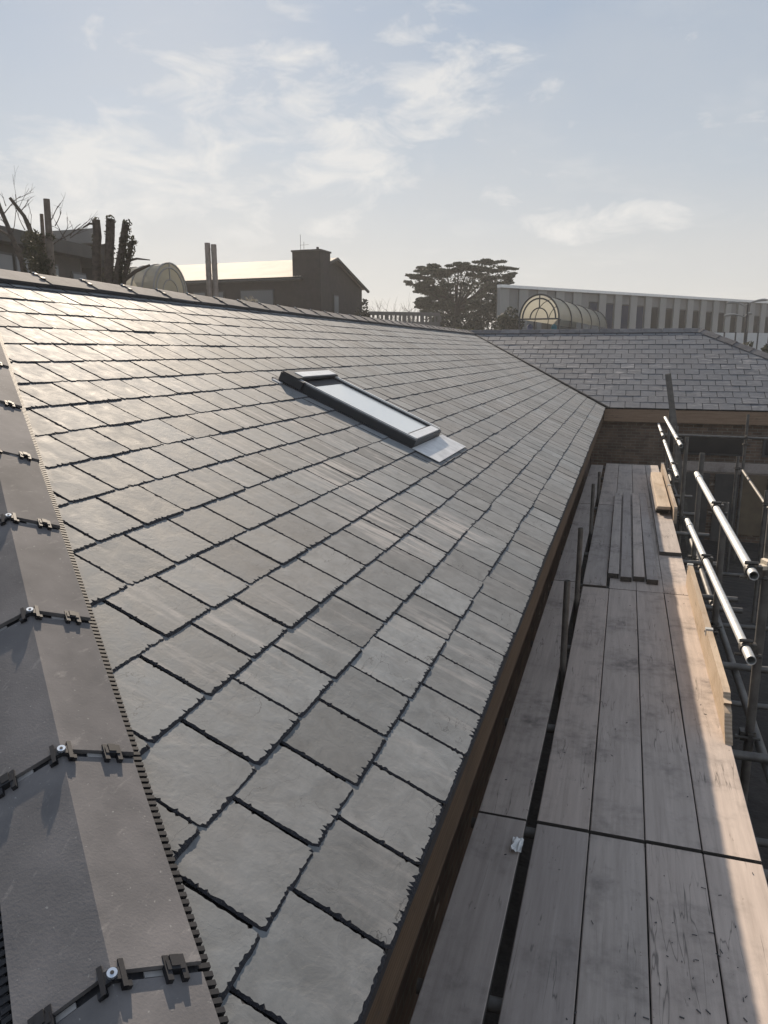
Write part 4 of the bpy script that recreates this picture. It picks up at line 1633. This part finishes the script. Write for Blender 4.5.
for px_, py_, rx, ry in pads:
    dD = random.uniform(-2.6, 2.6)
    c = at(px_, py_, CD + dD)
    k = CD / F
    nsub = 6
    for j in range(nsub):
        cc = c + HR * random.gauss(0, rx * k * .42) + HF * random.gauss(0, rx * k * .42) + Vector((0, 0, random.gauss(0, ry * k * .35)))
        leaves(mbl, cc, rx * k * .42, rx * k * .42, ry * k * .5, int(rx * 17), 0.125, 0, 0.0, 0.4)
    # limb from fork to pad
    st = fork.lerp(bs, random.uniform(-0.0, .06)) if py_ < 300 else fork.lerp(bs, .12)
    mid = st.lerp(c, .5) + Vector((0, 0, -0.3 + random.gauss(0, .25)))
    for q_ in range(5):
        cc = mid.lerp(c, 0.1 + 0.2 * q_)
        leaves(mbl, cc, .5, .5, .22, 40, 0.12, 0, 0.0, 0.4)
    mbt.tube([st, st.lerp(mid, .5) + Vector((0, 0, -.1)), mid, mid.lerp(c, .6), c], [0.15, 0.11, 0.08, 0.05, 0.03], 6)
mbt.build('trunk', 'cedarbark', ced, True)
mbl.build('crown', 'cedar', ced)


def shrub(label, px_, py_, D, wpx, hpx, leaf='shrubleaf', n=900, size=0.14, name='shrub', group=None, lumps=9):
    base = at(px_, py_, D)
    base.z = GZ
    topz = at(px_, py_ - hpx, D).z
    botz = at(px_, py_ + 18, D).z
    k = D / F
    t = thing(name, label, 'shrub', tuple(base), group)
    mb = MB()
    for j in range(4):
        e = at(px_ + random.uniform(-.3, .3) * wpx, py_ - hpx * .4, D)
        mb.tube([base, base.lerp(e, .6), e], [0.06, 0.05, 0.02], 5)
    mb.build('stem', 'twig', t)
    mb = MB()
    for j in range(lumps):
        u = random.uniform(-.4, .4)
        v = random.uniform(0, 1)
        c = at(px_ + u * wpx, py_, D + random.uniform(-1, 1))
        c.z = botz + (topz - botz) * (0.15 + 0.72 * v) * (1 - abs(u) * .7)
        leaves(mb, c, wpx * k * .28, wpx * k * .28, (topz - botz) * .2, n // lumps, size)
    mb.build('foliage', leaf, t)
    return t


random.seed(31)
GS = 'evergreen shrubs under the cedar'
shrub('dark rounded shrub directly below the left of the cedar crown', 438, 328, 66, 30, 22, group=GS, n=2600, lumps=16)
shrub('dark broad shrub at the foot of the cedar trunk', 462, 330, 67, 34, 28, group=GS, n=2600, lumps=16)
shrub('dark shrub right of the cedar trunk, topped by pale tips', 487, 330, 66, 32, 33, group=GS, n=2800, lumps=16)
shrub('dark shrub against the left end of the clad building', 510, 330, 58, 26, 22, group=GS, n=2600, lumps=16)
shrub('small dark conifer tucked against the right wall of the brick house', 363, 318, 57, 13, 20, name='conifer_bush', n=600)
shrub('pale dry bush below the large window of the brick house', 247, 306, 46, 34, 9, 'paleshrub', 700, 0.10, 'dry_bush')
shrub('pale dry bush right of the large window of the brick house', 270, 308, 46, 16, 6, 'paleshrub', 300, 0.10, 'dry_bush')
shrub('low scrubby bush behind the ridge just left of the far valley', 452, 333, 48, 50, 10, 'ivy', 600, 0.12, 'low_bush')
shrub('dark spiky bush in front of the white panel fence', 742, 352, 42, 22, 12, 'shrubleaf', 260, 0.22, 'spiky_bush')
shrub('dark spiky bush at the right edge before the white panel fence', 764, 358, 42, 16, 14, 'shrubleaf', 260, 0.22, 'spiky_bush')
# bare trees
for i, (px_, ht, D, lb_) in enumerate(((384, 298, 82, 'small bare tree at the left end of the balustrade'), (402, 297, 84, 'bare spreading tree above the middle of the balustrade'), (419, 300, 80, 'bare tree partly behind the left of the cedar'))):
    base = at(px_, 330, D)
    base.z = GZ
    tt = thing('bare_tree', lb_, 'tree', tuple(base), 'leafless trees beyond the balustrade')
    topp = at(px_, ht, D)
    H = topp.z - GZ
    mb = MB()
    fk = Vector((base.x, base.y, GZ + H * .45))
    mb.tube([base, fk], [0.16, 0.11], 7)
    mb.build('trunk', 'twig', tt, True)
    mb = MB()
    for k in range(7):
        branch(mb, fk - Vector((0, 0, random.uniform(0, .8))), Vector((random.gauss(0, .6), random.gauss(0, .5), 1)), H * .33, 0.065, 3, 0.5, 0.12, 4, 3)
    mb.build('branches', 'twig', tt)

# cut stems at the left
random.seed(77)


def stem(mb, p, q, r0, r1):
    p, q = Vector(p), Vector(q)
    pts = [p.lerp(q, i / 5) + Vector((random.gauss(0, .015), random.gauss(0, .015), 0)) * (0 if i in (0, 5) else 1) for i in range(6)]
    mb.tube(pts, [r0 + (r1 - r0) * i / 5 for i in range(6)], 10)


D0 = 20.0
k0 = D0 / F
bp = at(45, 300, D0)
bp.z = GZ
tr1 = thing('pollarded_tree', 'pollarded tree with one tall bare sawn stem and a shorter one beside it', 'tree', tuple(bp), 'cut back trees behind the ridge')
mb = MB()
stem(mb, bp, at(46.5, 199, D0), 0.15, 0.078)
stem(mb, bp + Vector((-.1, .05, 0)), at(41.5, 214, D0 + .2), 0.10, 0.045)
mb.build('trunk', 'cutwood', tr1, True)
mb = MB()
for c, n, r in ((at(38, 262, D0), 500, 14), (at(35, 240, D0), 220, 8), (at(40, 280, D0), 500, 16), (at(50, 236, D0), 90, 4), (at(47, 265, D0), 300, 8), (at(28, 240, D0 + .4), 120, 7)):
    leaves(mb, c, r * k0, r * k0, r * k0 * 1.3, n, 0.05)
mb.build('ivy', 'ivy', tr1)
bp2 = at(112, 300, D0 + 1)
bp2.z = GZ
tr2 = thing('pollarded_tree', 'ivy clad pollarded tree cut back to four leaning stems', 'tree', tuple(bp2), 'cut back trees behind the ridge')
for (x0, y0, x1, y1, r) in ((98, 300, 96, 220, .105), (108, 300, 110.5, 219, .115), (115, 300, 125.5, 224, .09), (120, 296, 132, 241, .06)):
    mb = MB()
    b_, e_ = at(x0, y0, D0 + 1), at(x1, y1, D0 + 1)
    stem(mb, b_, e_, r * 1.2, r)
    mb.tube([bp2, b_], [r * 1.5, r * 1.15], 10)
    mb.build('trunk', 'bark', tr2, True)
mb = MB()
for (x0, y0, x1, y1, r, n) in ((98, 295, 96, 221, 4.4, 420), (108, 295, 110.5, 220, 5.4, 800), (116, 290, 127, 224, 5.2, 900), (120, 290, 132.5, 240, 5.0, 800)):
    for i in range(12):
        f = i / 11
        c = at(x0 + (x1 - x0) * f, y0 + (y1 - y0) * f, D0 + 1)
        leaves(mb, c, r * k0 * (.8 + .5 * random.random()), r * k0, 4.5 * k0, n // 12, 0.042)
mb.build('ivy', 'ivy', tr2)
for (x0, y0, x1, y1) in ((96, 224, 83, 228), (124, 262, 150, 260), (122, 282, 150, 265)):
    a, b = at(x0, y0, D0 + 1), at(x1, y1, D0 + 1)
    mb = MB()
    mb.tube([a, a.lerp(b, .5) + Vector((0, 0, .06)), b], [0.035, 0.03, 0.014] if y0 < 270 else [0.06, 0.05, 0.03], 6)
    mb.build('side_branch', 'bark', tr2, True)
# bare branching tree far left
bp3 = at(20, 310, D0 + 1.5)
bp3.z = GZ
tr3 = thing('bare_tree', 'leafless tree with long crooked branches at the far left', 'tree', tuple(bp3))
mb = MB()
curves = [[(28, 300), (22, 262), (10, 232), (0, 208), (-6, 190)], [(36, 262), (33, 238), (24, 216), (10, 198)], [(33, 300), (20, 250), (8, 235), (-10, 225)], [(34, 240), (30, 225), (25, 216)]]
rad = [0.085, 0.07, 0.05, 0.03]
for cv, r in zip(curves, rad):
    pts = [at(x, y, D0 + 1.5) for x, y in cv]
    mb.tube(pts, [r * (1 - .13 * i) for i in range(len(pts))], 7)
mb.tube([bp3, at(28, 300, D0 + 1.5)], [0.14, 0.09], 8)
mb.build('trunk', 'bark', tr3, True)
mb = MB()
tw_ = [((12, 235), (18, 190)), ((20, 213), (28, 196)), ((2, 216), (18, 190)), ((25, 230), (14, 205)), ((33, 238), (24, 222)), ((60, 240), (95, 221)), ((66, 240), (58, 222)), ((70, 236), (78, 218)), ((55, 226), (64, 212)), ((50, 222), (58, 204)), ((6, 206), (0, 196)),
       ((4, 222), (-4, 200)), ((16, 240), (4, 215)), ((28, 236), (38, 214)), ((70, 238), (88, 228)), ((52, 245), (75, 232))]
twm = MB()
for (a, b) in tw_:
    mbk = mb
    if a[0] >= 48:
        mb = twm
    p, q = at(a[0], a[1], D0 + 1.7), at(b[0], b[1], D0 + 1.7)
    branch(mb, p, q - p, (q - p).length * 0.9, 0.016, 2, 0.35, 0.05, 4, 2)
    mb = mbk
mb.build('branches', 'twig', tr3)
twm.build('twigs', 'twig', tr1)

# ================================================================== LIGHT
w = bpy.data.worlds.new('World')
sc.world = w
w.use_nodes = True
nt = w.node_tree
bg = nt.nodes['Background']
sky = nt.nodes.new('ShaderNodeTexSky')
sky.sky_type = 'NISHITA'
sky.sun_disc = False
sky.sun_elevation = SUN_E
sky.sun_rotation = -SUN_A
sky.altitude = 0
sky.air_density = 1.0
sky.dust_density = 1.0
sky.ozone_density = 1.5
tc = nt.nodes.new('ShaderNodeTexCoord')
sx = nt.nodes.new('ShaderNodeSeparateXYZ')
nt.links.new(tc.outputs['Generated'], sx.inputs[0])
zc = math_(nt, 'MAXIMUM', sx.outputs[2], 0.0)
den = math_(nt, 'ADD', zc, 0.16)
cx = nt.nodes.new('ShaderNodeCombineXYZ')
nt.links.new(math_(nt, 'DIVIDE', sx.outputs[0], den), cx.inputs[0])
nt.links.new(math_(nt, 'DIVIDE', sx.outputs[1], den), cx.inputs[1])
f1 = noise_(nt, cx.outputs[0], 0.75, 7, 0.55, None, 0.3)
f2 = noise_(nt, cx.outputs[0], 2.6, 7, 0.58, None, 0.4)
veil = ramp(nt, f1, [(0.34, 0.0), (0.62, 0.75)])
puff = ramp(nt, f2, [(0.54, 0.0), (0.70, 1.0)])
low = ramp(nt, zc, [(0.0, 0.85), (0.16, 0.62), (0.36, 0.25)])


def blob(px_, py_, r, squash=1.0):
    v = (c_f + c_r * ((px_ - 384) / F) + c_u * ((512 - py_) / F)).normalized()
    hx = Vector((v.y, -v.x, 0)).normalized()
    vz = hx.cross(v)
    outs = []
    for ax, k in ((hx, 1 / r), (vz, 1 / (r * squash))):
        d_ = nt.nodes.new('ShaderNodeVectorMath')
        d_.operation = 'DOT_PRODUCT'
        nt.links.new(tc.outputs['Generated'], d_.inputs[0])
        d_.inputs[1].default_value = ax
        outs.append(math_(nt, 'POWER', math_(nt, 'ABSOLUTE', math_(nt, 'MULTIPLY', d_.outputs['Value'], k)), 2.0))
    e = math_(nt, 'ADD', outs[0], outs[1])
    return math_(nt, 'MAXIMUM', math_(nt, 'SUBTRACT', 1.0, e), 0.0)


bl = blob(452, 88, 0.13, 0.5)
for args in ((338, 140, 0.11, 0.38), (290, 88, 0.17, 0.3), (150, 178, 0.32, 0.24), (600, 222, 0.11, 0.25), (330, 225, 0.08, 0.2)):
    bl = math_(nt, 'MAXIMUM', bl, blob(*args))
mpc = nt.nodes.new('ShaderNodeMapping')
mpc.inputs['Scale'].default_value = (1, 1, 2.4)
nt.links.new(tc.outputs['Generated'], mpc.inputs[0])
cn = noise_(nt, mpc.outputs[0], 11.0, 9, 0.62, None, 0.5)
pf = ramp(nt, math_(nt, 'ADD', math_(nt, 'MULTIPLY', math_(nt, 'POWER', bl, 0.6), 0.24), math_(nt, 'MULTIPLY', cn, 1.05)), [(0.64, 0.0), (0.86, 1.0)])
haze_c = ramp(nt, zc, [(0.0, (6.45, 6.32, 6.1)), (0.11, (6.3, 6.28, 6.2)), (0.22, (4.75, 5.35, 6.05)), (0.36, (3.2, 4.15, 5.55)), (0.6, (2.8, 3.8, 5.4)), (1.0, (3.2, 4.0, 5.4))])
c = mix(nt, 0.90, sky.outputs[0], haze_c)
c = mix(nt, math_(nt, 'MULTIPLY', veil, 0.6), c, (6.2, 6.3, 6.4))
c = mix(nt, math_(nt, 'MULTIPLY', math_(nt, 'MAXIMUM', pf, math_(nt, 'MULTIPLY', puff, 0.22)), 0.78), c, (8.3, 8.15, 7.9))
nt.links.new(c, bg.inputs[0])
bg.inputs[1].default_value = 0.071

sl = bpy.data.lights.new('sun', 'SUN')
sl.energy = 5.0
sl.angle = math.radians(0.6)
sl.color = (1.0, 0.85, 0.68)
so = bpy.data.objects.new('sun', sl)
COL.objects.link(so)
sdv = Vector((-math.sin(SUN_A) * math.cos(SUN_E), math.cos(SUN_A) * math.cos(SUN_E), math.sin(SUN_E)))
so.rotation_euler = sdv.to_track_quat('Z', 'Y').to_euler()
so.location = (0, 0, 30)

# haze
HAZE = True
if HAZE:
    mb = MB()
    mb.box(-270, 270, -215, 335, GZ - 1.0, 14.0)
    o = mb.build('haze', [])
    o['kind'] = 'stuff'
    m = bpy.data.materials.new('thin_haze')
    m.use_nodes = True
    n_ = m.node_tree
    n_.nodes.remove(n_.nodes['Principled BSDF'])
    pv = n_.nodes.new('ShaderNodeVolumePrincipled')
    pv.inputs['Color'].default_value = (0.95, 0.95, 0.95, 1)
    pv.inputs['Density'].default_value = 0.0008
    pv.inputs['Anisotropy'].default_value = 0.3
    n_.links.new(pv.outputs[0], n_.nodes['Material Output'].inputs['Volume'])
    o.data.materials.clear()
    o.data.materials.append(m)
    tag(o, 'thin pale haze in the air', 'haze')

for o in sc.objects:
    if '_loc' in o:
        del o['_loc']
# ------------------------------------------------------------------ render settings
sc.render.engine = 'CYCLES'
sc.cycles.use_denoising = True
sc.cycles.max_bounces = 6
sc.cycles.volume_bounces = 1
sc.cycles.transparent_max_bounces = 8
sc.cycles.caustics_reflective = False
sc.cycles.caustics_refractive = False
sc.view_settings.view_transform = 'Standard'
sc.view_settings.look = 'None'
sc.view_settings.gamma = 1
sc.view_settings.exposure = 0.5
